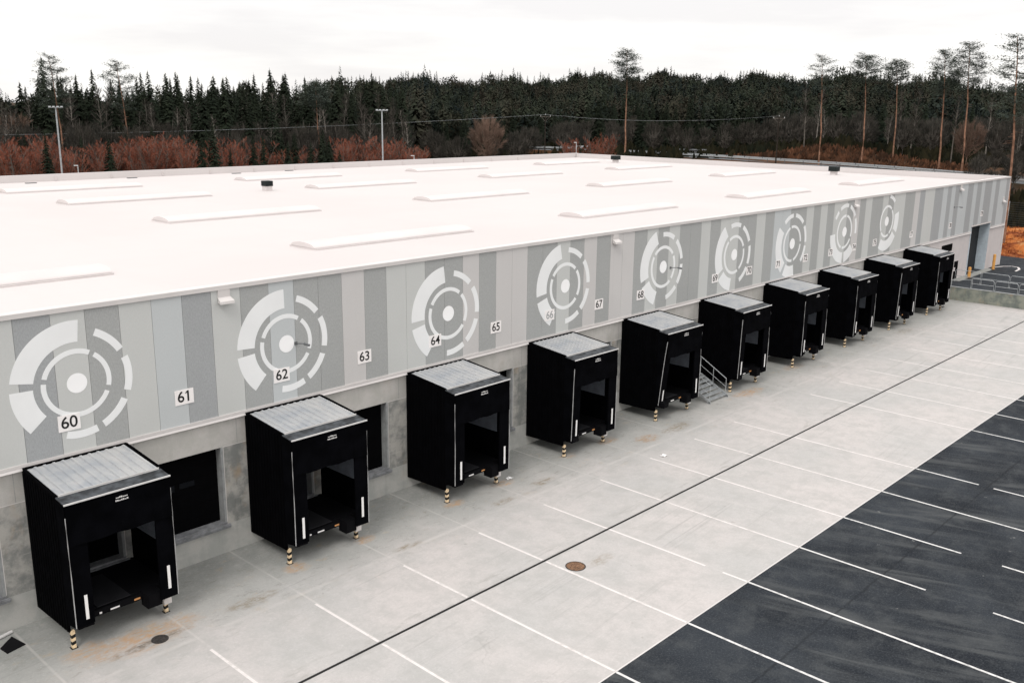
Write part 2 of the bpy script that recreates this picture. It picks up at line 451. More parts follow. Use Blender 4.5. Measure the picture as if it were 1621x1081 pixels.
M['far_white'] = plain('far_white_paint', (0.50, 0.51, 0.51), 0.6, 0.3, 0, 0.1)
M['far_grey'] = plain('far_grey_roof', (0.12, 0.125, 0.13), 0.8, 0.2)
M['spruce'] = mat_leaf('spruce_needles', (0.030, 0.038, 0.024), (0.013, 0.019, 0.014))
M['spruce_far'] = mat_leaf('far_spruce_needles', (0.034, 0.041, 0.027), (0.007, 0.011, 0.009), False, 0.14)
M['pine'] = mat_leaf('pine_needles', (0.085, 0.10, 0.078), (0.045, 0.058, 0.052), False, 0.6)
M['bark_pine'] = plain('pine_bark', (0.27, 0.15, 0.10), 0.95, 0.1, 0, 0.35, 1.2)
M['bark_dark'] = plain('dark_bark', (0.035, 0.028, 0.023), 0.95, 0.1, 0, 0.3, 1.2)
M['bark_grey'] = plain('grey_bark', (0.13, 0.115, 0.10), 0.95, 0.1, 0, 0.35, 1.2)
M['birch'] = plain('birch_bark', (0.23, 0.205, 0.18), 0.9, 0.1, 0, 0.4, 1.5)
M['twig_grey'] = mat_leaf('grey_twigs', (0.082, 0.074, 0.062), (0.042, 0.042, 0.037))
M['twig_red'] = mat_leaf('red_brown_twigs', (0.38, 0.135, 0.085), (0.20, 0.080, 0.055))
M['twig_tan'] = mat_leaf('tan_twigs', (0.26, 0.175, 0.135), (0.16, 0.11, 0.085))
M['scrub'] = mat_leaf('undergrowth', (0.030, 0.026, 0.014), (0.014, 0.016, 0.010), False, 0.3)
M['stripeblack'] = plain('stripe_black', (0.008, 0.008, 0.008), 0.6, 0.3)

# ------------------------------------------------------------------ terrain
CX, CY, CZ = 0.0, -31.014, 16.808
def sstep(a, b, x):
    t = min(1.0, max(0.0, (x-a)/(b-a))); return t*t*(3-2*t)
def height(x, y):
    dx, dy = x-CX, y-CY
    r = math.hypot(dx, dy); az = math.degrees(math.atan2(dy, dx))
    if az < -150: az += 360
    right = 1 - sstep(36, 47, az) if az > -40 else 0
    z = -0.2
    z += 1.0*sstep(115, 150, r)
    z += right*4.6*sstep(122, 185, r)
    hill = 17.0*sstep(330, 640, r) * (0.55 + 0.45*sstep(14, 24, az) if az < 90 else 1)
    if az > 48: hill *= 1 - 0.75*sstep(49, 68, az)
    z += hill
    z += 3.3*sstep(212, 232, r)*(1-sstep(240, 275, r))*math.exp(-((az-24.8)/3.6)**2)
    z += 0.5*math.sin(x*0.031+1)*math.cos(y*0.027)*sstep(200, 320, r)
    z += 5.0*sstep(1000, 2800, r)
    return z

tb = MB()
rs = [0, 20, 45, 70, 95, 118, 128, 140, 152, 165, 178, 190, 202, 215, 230, 250, 270, 290, 310, 335, 365, 395, 430, 470, 520, 570, 620, 680, 800, 1000, 1400, 2000, 3000, 4200]
azs = list(range(-180, -10, 10)) + [-10 + 2*i for i in range(51)] + list(range(95, 180, 10))
for r in rs[1:]:
    for a in azs:
        x = CX + r*math.cos(R(a)); y = CY + r*math.sin(R(a))
        tb.v.append((x, y, height(x, y)))
n = len(azs); tb.v.append((CX, CY, -0.2)); c0 = len(tb.v)-1
for i in range(len(rs)-2):
    for k in range(n):
        k2 = (k+1) % n
        tb.f.append((i*n+k, (i+1)*n+k, (i+1)*n+k2, i*n+k2)); tb.m.append(0)
for k in range(n): tb.f.append((c0, k, (k+1) % n)); tb.m.append(0)
tag(tb.build('ground', M['ground'], smooth=True), kind='structure')

def pol(az, r):
    return CX + r*math.cos(R(az)), CY + r*math.sin(R(az))

# yards
YD, YA, YS = -9.225, -15.652, -5.686
m = MB(); m.add([(-60,YA,0),(91.2,YA,0),(91.2,0.3,0),(-60,0.3,0)], [(0,1,2,3)])
tag(m.build('concrete_yard', M['yard']), kind='structure')
m = MB(); m.add([(-60,-110,0),(150,-110,0),(150,YA,0),(-60,YA,0)], [(0,1,2,3)])
tag(m.build('asphalt_yard', M['asphalt']), kind='structure')
m = MB(); m.box(91.5, 116.5, YA+0.01, 60, -0.2, 1.10)
tag(m.build('raised_asphalt_yard', M['asphalt']), kind='structure')
# pale edge between concrete and asphalt, drain
m = MB(); m.box(-60, 91.2, YA-0.03, YA+0.02, -0.1, 0.006)
tag(m.build('yard_edge_strip', M['flash']), kind='structure')
# painted lines
lc, la = MB(), MB()
X0 = 13.3295
hw = 0.05
def seg(mb, x, y0, y1, z=0.004): mb.add([(x-hw,y1,z),(x+hw,y1,z),(x+hw,y0,z),(x-hw,y0,z)], [(0,1,2,3)])
for k in list(range(-4, 9)) + list(range(10, 18)):
    x = X0 + 4*k
    ys = YS - (0.0 if k < 9 else 0.6)
    if k == 4: seg(lc, x, ys, -13.85); seg(lc, x, -14.6, YA+0.04)
    else: seg(lc, x, ys, YD+0.1); seg(lc, x, YD-0.1, YA+0.04)
    if k == 4: seg(la, x, YA-0.04, -24.9)
    elif k == 5: seg(la, x, YA-0.04, -20.6); seg(la, x, -22.9, -34)
    elif k == 6: seg(la, x, YA-0.04, -20.5); seg(la, x, -22.0, -34)
    elif k == 8: seg(la, x, YA-0.04, -18.6); seg(la, x, -19.25, -34)
    else: seg(la, x, YA-0.04, -34)
ln = lc.build('parking_lines', M['line_c']); tag(ln, kind='structure')
tag(la.build('parking_lines_on_asphalt', M['line_a']), kind='structure')
m = MB(); m.box(-60, 91.2, YD-0.05, YD+0.05, -0.05, 0.008); 
dr = m.build('drain_channel', M['drain'])
tag(dr, 'long narrow black drainage channel crossing the pale concrete yard', 'drain')

def disc(mb, x, y, r, z, n=24, mi=0, z0=None):
    vs = [(x+r*math.cos(2*math.pi*k/n), y+r*math.sin(2*math.pi*k/n), z) for k in range(n)]
    mb.add(vs, [tuple(range(n))], mi)
def manhole(x, y, r, mat, label):
    e = empty('manhole_cover', (x, y, 0))
    m = MB(); n = 28
    vs = []
    for rr, z in ((r, 0.0), (r, 0.012), (r*0.90, 0.014), (r*0.90, 0.007)):
        vs += [(rr*math.cos(2*math.pi*k/n), rr*math.sin(2*math.pi*k/n), z) for k in range(n)]
    fs = [(j*n+k, j*n+(k+1) % n, (j+1)*n+(k+1) % n, (j+1)*n+k) for j in range(3) for k in range(n)]
    m.add(vs, fs); m.build('frame', M['drainhole'], e)
    m = MB(); disc(m, 0, 0, r*0.9, 0.008, n)
    for i in range(-3, 4):
        for j in range(-3, 4):
            if math.hypot(i, j) < 3.6:
                m.box(i*r*.24-.03*r*2, i*r*.24+.03*r*2, j*r*.24-.03*r*2, j*r*.24+.03*r*2, 0.008, 0.013)
    m.build('lid', mat, e)
    tag(e, label, 'manhole cover')
manhole(25.83, -10.36, 0.39, M['manhole'], 'large round rusty brown manhole cover beyond the black drainage channel')
manhole(12.5, -3.98, 0.27, M['drainhole'], 'small round dark manhole cover in rust stains before the nearest dock shelter')

# black mat and pale pipe by the wall at lower left
m = MB()
m.hexa([(8.72,-.94,.004),(8.78,-1.39,.004),(9.38,-1.24,.004),(9.24,-.46,.004)], [(8.72,-.94,.03),(8.78,-1.39,.03),(9.38,-1.24,.03),(9.24,-.46,.03)])
m.f = [tuple(f) for f in m.f]
tag(m.build('rubber_mat', M['mat']), 'flat black square mat on the concrete at the lower left edge', 'mat')
m = MB(); m.tube([(8.2,-.55,.06),(9.33,-.22,.06)], .055, 10)
tag(m.build('plastic_pipe', M['white_edge'], smooth=False), 'short pale pipe lying beside the black square mat', 'pipe')
def crumple(x, y, s, seed, mat, label, name='paper_litter'):
    rnd = random.Random(seed); m = MB(); n = 7
    g = [[(x+(i/(n-1)-.5)*s*2+rnd.uniform(-.15,.15)*s, y+(j/(n-1)-.5)*s*1.3+rnd.uniform(-.15,.15)*s, .01+rnd.random()*s*.55*(1-abs(i/(n-1)-.5))) for j in range(n)] for i in range(n)]
    vs = [p for r_ in g for p in r_]
    m.add(vs, [(i*n+j, (i+1)*n+j, (i+1)*n+j+1, i*n+j+1) for i in range(n-1) for j in range(n-1)])
    tag(m.build(name, mat), label, 'litter')
crumple(30.43, -2.6, 0.16, 3, M['white'], 'crumpled white scrap on the concrete beside the third dock shelter')
crumple(38.05, -6.0, 0.17, 5, M['white'], 'crumpled white scrap lying at the start of a parking line')
crumple(91.0-4.0, -1.6-.6, 0.2, 8, M['rub'], 'small dark scrap on the concrete near the retaining wall', 'rubber_scrap')

# ------------------------------------------------------------------ warehouse
wh = empty('warehouse', (0, 0, 0))
tag(wh, 'long low warehouse with white flat roof and grey striped cladding painted with ring emblems', 'warehouse')
XL, XR, YB = -40.0, 109.33, 58.67
ZB, ZR = 5.43, 10.41
ROOFZ = 9.85
DRAINS = ((32.6, 56.9), (42.0, 57.5), (52.9, 57.2), (59.6, 57.7))
# openings: (x0, x1, z0, z1)
OPEN = []
for i in range(-4, 10): OPEN.append((11.97+4.0*i-1.4, 11.97+4.0*i+1.4, 1.15, 4.27))
OPEN = [o for o in OPEN if o[0] < 49]
OPEN = [o for o in OPEN if not 46.0 < (o[0]+o[1])/2 < 50]
for i in range(9): OPEN.append((51.83+4.03*i-1.4, 51.83+4.03*i+1.4, 1.15, 4.27))
PASS = (47.5, 48.5, 1.12, 3.25)
WIN = (91.6, 94.5, 4.05, 4.78)
PDOOR = (95.5, 96.7, 1.1, 2.9)
GATE = (99.1, 104.6, 1.1, 5.95)
# lower concrete wall
ops = sorted(OPEN + [PASS])
ops = [o for o in ops if o[1] < 88.4]
wl, wb = MB(), MB()
x = XL
T = 0.45
XW = 88.6
def pier(a, b, z0=1.15, z1=4.27):
    q = MB(); q.box(a, b, 0, T, z0, z1); q.build('wall_pier', M['wall_stain'], wh)
for o in ops:
    pier(x, o[0])
    x = o[1]
pier(x, XW)
wb.box(XL, XW, 0, T, -0.3, 1.15)
wl.box(XL, XW, 0, T, 4.27, ZB-.1)
pier(PASS[0], PASS[1], PASS[3])
wb.build('wall_base', M['wall_base'], wh)
wl.build('wall_lintel', M['wall_light'], wh)
# joints: thin pale sealant lines standing proud
m = MB()
x = XL
for o in ops:
    if o is not PASS and o[0] - x > .3: m.box(x, o[0], -0.003, 0.001, 4.255, 4.28)
    x = o[1]
m.box(x, XW, -0.003, 0.001, 4.255, 4.28)
for o in ops:
    if o is not PASS: m.box(o[1]+.004, o[1]+.026, -.0035, .001, 1.25, 4.255)
m.build('wall_joint', M['flash'], wh)
m = MB()
for k in range(-5, 20): 
    xx = 11.97+4*k+2.02
    if xx < XW: m.box(xx-.008, xx+.008, -.002, .001, 4.29, ZB-.12)
m.build('wall_joint', M['jamb'], wh)
# white wall at the far end, cut around window, door, gate
m = MB()
def cutwall(m, x0, x1, z0, z1, holes, y0, y1):
    xs = sorted({x0, x1, *[h[0] for h in holes], *[h[1] for h in holes]})
    for a, b in zip(xs, xs[1:]):
        zs = [z0]
        hh = sorted([(h[2], h[3]) for h in holes if h[0] <= a+1e-6 and h[1] >= b-1e-6])
        c = z0
        for p, q in hh:
            if p > c: m.box(a, b, y0, y1, c, p)
            c = max(c, q)
        if c < z1: m.box(a, b, y0, y1, c, z1)
cutwall(m, XW, GATE[0], -0.3, ZB-.1, [WIN, PDOOR], 0.0, T)
m.build('end_wall', M['wall_white'], wh)
m = MB(); m.box(GATE[1], XR, 0, T, -.3, ZB-.1); m.build('end_wall', M['wall_white'], wh)
# sills, jambs and doors of each opening
def dock_opening(o):
    x0, x1, z0, z1 = o
    d = empty('dock_opening', ((x0+x1)/2, 0, z0)); d.parent = wh
    w = (x1-x0)/2
    h = z1-z0
    m = MB(); m.box(-w, w, .36, .42, .08, h); 
    for i in range(1, 6): m.box(-w, w, .352, .361, h*i/6-.012, h*i/6+.012)
    m.build('door_leaf', M['door'], d)
    for a, b in ((w-.09, w-.002), (-w+.002, -w+.09)):
        m = MB(); m.box(a, b, -.002, .36, .08, h-.002); m.build('jamb', M['jamb'], d)
    m = MB(); m.box(-w-.1, w+.1, -.10, .36, -.13, .0); m.box(-w+.002, w-.002, -.02, .36, .0, .08); m.box(-w-.1, w+.1, -.125, -.1, -.05, -.02)
    m.build('sill', M['sill'], d)
for o in OPEN:
    if -12 < o[0] < 88: dock_opening(o)
# small pane inside bays: window strip of the dock doors
for o in OPEN:
    if 14 < o[0] < 16:
        m = MB(); m.box(o[0]+.55, o[0]+.95, .34, .352, 2.9, 3.15); m.box(o[0]+1.15, o[0]+1.75, .34, .352, 2.95, 3.15)
        m.build('door_window', plain('dim_glass', (0.006,0.007,0.009), 0.5, 0.05), wh)
m = MB(); m.box(PASS[0], PASS[1], .2, .26, PASS[2], PASS[3]); m.build('pass_door', M['jamb'], wh)
m = MB(); m.box(WIN[0], WIN[1], .03, .08, WIN[2], WIN[3]); m.build('window', M['door'], wh)
m = MB(); m.box(PDOOR[0], PDOOR[1], .03, .08, PDOOR[2], PDOOR[3]); m.build('side_door', M['door'], wh)
# notch covering of side door: a pale canopy stub
m = MB(); m.box(PDOOR[0]-.05, PDOOR[0]+.35, -.03, .025, 1.95, 2.3); m.build('door_plate', M['wall_white'], wh)
# gate
g = empty('gate', ((GATE[0]+GATE[1])/2, 0, GATE[2])); g.parent = wh
hwg = (GATE[1]-GATE[0])/2; hg = GATE[3]-GATE[2]
m = MB(); m.box(-hwg, hwg, .9, .96, 0, hg)
for i in range(1, 9): m.box(-hwg, hwg, .885, .901, hg*i/9-.02, hg*i/9+.02)
m.build('gate_leaf', M['gate'], g)
m = MB()
for q in (-.75, -.2): m.box(q, q+.28, .87, .886, 1.05, 1.35)
m.build('gate_window', M['gate_jamb'], g)
for a, b in ((hwg-.04, hwg-.003), (-hwg+.003, -hwg+.04)):
    m = MB(); m.box(a, b, -.08, .9, 0, hg-.003); m.build('gate_jamb', M['gate_jamb'], g)
m = MB(); m.box(-hwg-.12, hwg+.12, -.12, .95, hg, hg+.12); m.build('gate_flashing', M['flash'], g)

# cladding panels ----------------------------------------------------
US = [(-40,'D'),(-1.0,'L'),(1.3,'D'),(3.6,'L'),(5.9,'D'),(8.2,'L'),(10.46,'E'),(11.60,'L'),(12.70,'D'),(13.84,'L'),(14.98,'B'),(16.11,'E'),(17.24,'L'),(18.42,'D'),(19.63,'B'),(20.75,'D'),
      (23.04,'P'),(24.19,'D'),(25.36,'L'),(27.55,'D'),(29.85,'P'),(30.9,'D'),(32.03,'P'),(34.24,'D'),(36.46,'L'),(37.5,'D'),(38.62,'P'),(39.7,'D'),
      (40.88,'P'),(43.05,'D'),(44.24,'L'),(45.33,'D'),(46.43,'L'),(47.54,'D'),(49.85,'L'),(50.9,'D'),(52.05,'L'),(54.29,'D'),(56.5,'L'),(57.69,'D'),
      (58.89,'B'),(61.2,'D'),(63.54,'L'),(64.66,'D'),(65.76,'L'),(66.85,'D'),(67.96,'L'),(70.2,'D'),(71.3,'P'),(72.45,'D'),(73.5,'L'),(74.69,'D'),(76.77,'L'),(77.9,'D'),
      (79.06,'L'),(81.4,'D'),(83.5,'P'),(84.65,'E'),(85.8,'L'),(88.1,'E'),(90.1,'B'),(91.3,'E'),(92.3,'B'),(93.3,'E'),(94.4,'B'),(96.7,'E'),(98.2,'B'),(99.3,'E'),
      (100.6,'B'),(101.6,'E'),(103.7,'B'),(104.9,'E'),(106.1,'B'),(108.3,'E'),(109.33,'')]
cl = MB(); idx = {'L':0,'B':1,'P':2,'D':3,'E':4}
for (a, t_), (b, _) in zip(US, US[1:]):
    nn = max(1, round((b-a)/1.14))
    for i in range(nn):
        p, q = a+(b-a)*i/nn, a+(b-a)*(i+1)/nn
        z0 = ZB+.02
        parts = [(p, q, z0)]
        if q > GATE[0]-.15 and p < GATE[1]+.15:
            parts = []
            for u0, u1 in ((p, min(q, GATE[0]-.13)), (max(p, GATE[0]-.13), min(q, GATE[1]+.13)), (max(p, GATE[1]+.13), q)):
                if u1-u0 > .01:
                    parts.append((u0, u1, GATE[3]+.14 if u0 >= GATE[0]-.14 and u1 <= GATE[1]+.14 else z0))
        for u0, u1, zz in parts: cl.box(u0+.006, u1-.006, -.07, 0.0, zz, ZR-.07, idx[t_])
cl.build('wall_cladding', [M['clad_L'], M['clad_B'], M['clad_P'], M['clad_D'], M['clad_E']], wh)
m = MB(); m.box(XL, GATE[0]-.13, 0.001, .3, ZB-.1, ZR-.3); m.box(GATE[1]+.13, XR-.01, 0.001, .3, ZB-.1, ZR-.3); m.box(GATE[0]-.13, GATE[1]+.13, 0.001, .3, GATE[3]+.13, ZR-.3)
m.build('cladding_backing', M['clad_gap'], wh)
# lower flashing band under the cladding, upper cap
m = MB()
for a, b in ((XL, GATE[0]-.13), (GATE[1]+.13, XR)):
    m.hexa([(a,-.13,ZB-.10),(b,-.13,ZB-.10),(b,0,ZB-.10),(a,0,ZB-.10)], [(a,-.09,ZB+.0),(b,-.09,ZB+.0),(b,0,ZB+.02),(a,0,ZB+.02)])
    m.box(a, b, -.105, -.071, ZB+.001, ZB+.10)
m.build('base_flashing', M['flash'], wh)
m = MB()
m.box(XL, XR+.05, -.13, .32, ZR-.06, ZR)
m.box(XL, XR+.05, -.13, -.10, ZR-.16, ZR-.061)
m.build('roof_edge_cap', M['flash'], wh)
m = MB(); m.box(XR-.06, XR+.05, -.12, .1, 0.9, ZR-.17); m.build('corner_trim', M['flash'], wh)
# side and back walls, parapets, roof
m = MB(); m.box(XR-.3, XR, .31, YB, -.3, ZR-.061); m.box(XL, XR-.31, YB-.3, YB, -.3, ZR-.061); m.box(XL, XL+.3, .31, YB-.31, -.3, ZR-.061)
m.build('side_wall', M['clad_B'], wh)
m = MB()
m.box(XL+.3, XR-.35, .33, YB-.35, ROOFZ-.3, ROOFZ); rf = m.build('roof', M['roof'], wh)
m = MB()
m.box(XL, XR+.05, YB-.35, YB+.05, ZR-.06, ZR+.05); m.box(XR-.40, XR+.051, .321, YB-.351, ZR-.06, ZR+.01)
m.box(XL+.3, XR-.41, YB-.35, YB-.30, ROOFZ, ZR-.061)
m.box(XR-.40, XR-.36, .33, YB-.4, ROOFZ, ZR-.061)
m.build('parapet', M['roof'], wh)
xx = 20.0
while xx < 100:
    m = MB(); m.box(xx-.07, xx+.07, YB-.42, YB-.351, ROOFZ+.05, ROOFZ+.42); xx += 5.1
    m.build('parapet_bracket', M['skyc'], wh)
for dx, dy in DRAINS:
    m = MB(); m.box(dx-.45, dx+.45, dy-.16, dy+.16, ROOFZ+.002, ROOFZ+.06); m.build('roof_drain', M['dark_steel'], wh)
# skylights: low barrel vaults on curbs
def skylight_mesh(L, w=2.0, h=.24, ch=.07, n=14):
    m = MB(); m.box(0, L, -w/2-.12, w/2+.12, 0, ch)
    cm = m
    v = MB(); prof = [(w/2*math.cos(math.pi*(1-k/n)), h*math.sin(math.pi*k/n)) for k in range(n+1)]
    xs_ = [0.0, .03] + [L*i/9 for i in range(1, 9)] + [L-.03, L]
    rings = [(0.0, 1.0), (L, 1.0)]
    vs = []
    for xx_ in (0, L):
        vs += [(xx_, py, ch+.01+pz) for py, pz in prof]
    fs = [(k, k+n+1, k+n+2, k+1) for k in range(n)]
    fs += [tuple(range(n+1)), tuple(reversed(range(n+1, 2*n+2)))]
    v.add(vs, fs)
    for i in range(0):
        xx_ = L*i/9
        vs = [(xx_-.02, py*1.012, ch+.012+pz*1.03+.012) for py, pz in prof] + [(xx_+.02, py*1.012, ch+.012+pz*1.03+.012) for py, pz in prof]
        v.add(vs, [(k, k+n+1, k+n+2, k+1) for k in range(n)])
    return cm, v
cm, vm = skylight_mesh(10.9)
sk0 = empty('skylight', (0,0,ROOFZ)); sk0.parent = wh
cm.build('curb', M['skyc'], sk0); vm.build('vault', M['skyl'], sk0)
first = True
for x_ in (-14.6, 6.4, 27.4, 48.3, 69.3, 90.3):
    for y_ in (8.9, 23.5, 37.6, 48.9):
        o = sk0 if first else copy_tree(sk0, wh); first = False
        o.location = (x_, y_, ROOFZ)

# emblems ------------------------------------------------------------
def sector(m, cx, cz, r0, r1, a0, a1, y=-.076, mi=0, back=-.0705):
    n = max(3, int((a1-a0)/4))
    vs = []
    for k in range(n+1):
        a = R(a0+(a1-a0)*k/n)
        for r in (r0, r1): vs.append((cx+r*math.cos(a), y, cz+r*math.sin(a)))
    fs = [(2*k, 2*k+1, 2*k+3, 2*k+2) for k in range(n)]
    vb = [(a, back, c) for a, b, c in vs]
    nv = len(vs)
    fs2 = []
    for k in range(n): fs2 += [(2*k, 2*k+2, nv+2*k+2, nv+2*k), (2*k+1, nv+2*k+1, nv+2*k+3, 2*k+3)]
    fs2 += [(0, nv, nv+1, 1), (2*n, 2*n+1, nv+2*n+1, nv+2*n)]
    m.add(vs+vb, fs+fs2, mi)
EMB = [(12.25,7.84,0,0,1.0),(20.33,7.77,7,-4,1.025),(28.93,7.70,13,-11,1.045),(37.15,7.92,18,-16,1.06),(45.95,7.93,28,-26,1.075),
       (53.9,7.83,41,-40,1.09),(61.7,7.80,63,-60,1.12),(70.02,7.93,98,-85,1.13),(77.9,8.12,155,-120,1.15)]
for i, (ex, ez, ph, pi_, s) in enumerate(EMB):
    m = MB()
    def sec(r0, r1, a0, a1): sector(m, 0, 0, r0*s, r1*s, a0+ph, a1+ph)
    sec(1.38, 2.10, 84, 170); sec(1.39, 2.11, 178.5, 220.5)
    outer = [(30, 66), (-19, 20), (-64.5, -29), (-106, -72)]
    for q, (a, b) in enumerate(outer):
        if i == 8 and q != 3: continue
        if i == 7 and q == 0: b = a+19
        sec(1.63, 1.88, a, b)
    for a, b in ((63, 163), (171.5, 335), (345, 414)): sector(m, 0, 0, .985*s, 1.15*s, a+pi_, b+pi_)
    n = 28; rr = .335*s
    m.add([(rr*math.cos(2*math.pi*k/n), -.077, rr*math.sin(2*math.pi*k/n)) for k in range(n)], [tuple(range(n))], 1)
    m.build('painted_emblem', [M['emb'], M['dot']], wh, loc=(ex, 0, ez))

# number signs -------------------------------------------------------
def text_mesh(txt, size):
    cu = bpy.data.curves.new('digits', 'FONT'); cu.body = txt; cu.size = size; cu.align_x = 'CENTER'; cu.align_y = 'CENTER'
    cu.extrude = 0.004; cu.offset = 0.004
    ob = bpy.data.objects.new('digits_tmp', cu); COL.objects.link(ob)
    bpy.context.view_layer.update()
    dg = bpy.context.evaluated_depsgraph_get()
    me = bpy.data.meshes.new_from_object(ob.evaluated_get(dg))
    bpy.data.objects.remove(ob)
    if txt.endswith('1'):
        xs_ = [v.co.x for v in me.vertices]; ys_ = [v.co.y for v in me.vertices]
        import bmesh
        bm = bmesh.new(); bm.from_mesh(me)
        xr, yt = max(xs_), max(ys_)
        w = size*.095
        q = [(xr-w, yt), (xr-w*2.5, yt-size*.14), (xr-w*2.5, yt-size*.21), (xr-w, yt-size*.12)]
        vs_ = [bm.verts.new((a, b, .004)) for a, b in q]; bm.faces.new(vs_)
        bm.to_mesh(me); bm.free()
    return me
SG = [(60,11.87,'across the lower ring of the nearest emblem'),(61,15.95,'on the plain stripes right of the nearest emblem'),(62,20.04,'across the lower ring of the second emblem'),
      (63,24.1,'between the second and third emblems'),(64,28.11,'across the lower ring of the third emblem'),(65,32.03,'between the third and fourth emblems'),
      (66,35.95,'with faded digits over the thick arc of the fourth emblem'),(67,39.99,'between the fourth and fifth emblems'),(68,43.81,'at the lower left of the fifth emblem'),
      (69,51.73,'at the lower left of the sixth emblem'),(70,55.94,'at the lower right of the sixth emblem'),(71,59.86,'over the thick arc of the seventh emblem'),
      (72,63.87,'at the lower right of the seventh emblem'),(73,67.92,'at the lower left of the eighth emblem'),(74,71.99,'at the lower right of the eighth emblem'),
      (75,75.87,'at the lower left of the ninth emblem'),(77,83.5,'just right of the ninth emblem'),(78,92.9,'left of the tall gate, above the small window'),(79,101.5,'above the tall gate at the far end')]
for num, sx, where in SG:
    sz = 6.57 if num < 79 else 7.1
    e = empty('number_sign', (sx, 0, sz))
    m = MB(); m.box(-.36, .36, -.092, -.0771, -.275, .275)
    m.build('plate', M['sign'], e)
    me = text_mesh(str(num), 0.56)
    me.materials.clear(); me.materials.append(M['digit_grey'] if num == 66 else M['digit'])
    d = bpy.data.objects.new('digits', me); COL.objects.link(d); d.parent = e
    d.location = (0, -.097, 0); d.rotation_euler = (R(90), 0, 0)
    tag(e, 'white sign reading %d %s' % (num, where), 'number sign', 'white bay number signs along the cladding')

# wall lamps and camera arms ----------------------------------------
for lx, lz, wh_ in ((17.75,9.95,'left of the second emblem'),(41.26,9.93,'between the fourth and fifth emblems'),(71.53,9.9,'right of the eighth emblem'),
                    (94.67,9.9,'above the small window at the far end'),(107.9,8.0,'by the far corner of the facade')):
    e = empty('wall_lamp', (lx, -.07, lz))
    m = MB(); m.box(-.24, .24, -.05, -.001, .0, .36); m.build('bracket', M['flash'], e)
    m = MB(); m.hexa([(-.29,-.27,-.20),(.29,-.27,-.20),(.25,-.02,-.17),(-.25,-.02,-.17)], [(-.29,-.26,-.10),(.29,-.26,-.10),(.25,-.02,.04),(-.25,-.02,.04)])
    m.build('lamp_housing', M['flash'], e)
    tag(e, 'white wedge shaped wall floodlight on the cladding ' + wh_, 'wall light', 'white floodlights high on the cladding')
for ax, az_, w_ in ((20.75,7.72,'by the second emblem dot'),(46.7,7.80,'on the fifth emblem ring'),(93.4,8.25,'left of the gate')):
    e = empty('wall_camera', (ax, -.07, az_))
    m = MB(); m.box(-.06, .06, -.04, -.001, -.06, .06); m.tube([(0,-.04,0),(.10,-.55,.06)], .022, 6); m.build('arm', M['dark_steel'], e)
    m = MB(); m.tube([(.08,-.46,.04),(.13,-.72,.02)], .05, 8); m.build('camera_body', M['dark_steel'], e)
    tag(e, 'thin dark camera arm sticking out of the cladding ' + w_, 'camera', 'dark camera arms on the cladding')

# roof vents ---------------------------------------------------------
for vx, vy, vz, w_ in ((44.3,38.2,.0,'on the white roof nearest the centre left'),(102.9,46.6,.0,'near the back corner of the white roof'),(104.4,17.0,.0,'near the right edge of the white roof')):
    e = empty('roof_vent', (vx, vy, ROOFZ))
    m = MB(); m.box(-.3, .3, -.3, .3, 0, .38); m.build('vent_curb', M['skyc'], e)
    s_ = .34 if vx < 60 else .46
    m = MB(); m.box(-s_, s_, -s_, s_, .385, .80 if vx < 60 else .90)
    for q in range(4): m.box(-s_-.02, s_+.02, -s_-.02, s_+.02, .42+q*.1, .45+q*.1)
    m.build('vent_cowl', plain('dark_vent', (0.016,0.021,0.021), 0.7, 0.2), e)
    tag(e, 'boxy black louvred roof vent ' + w_, 'roof vent', 'black vents on the white roof')

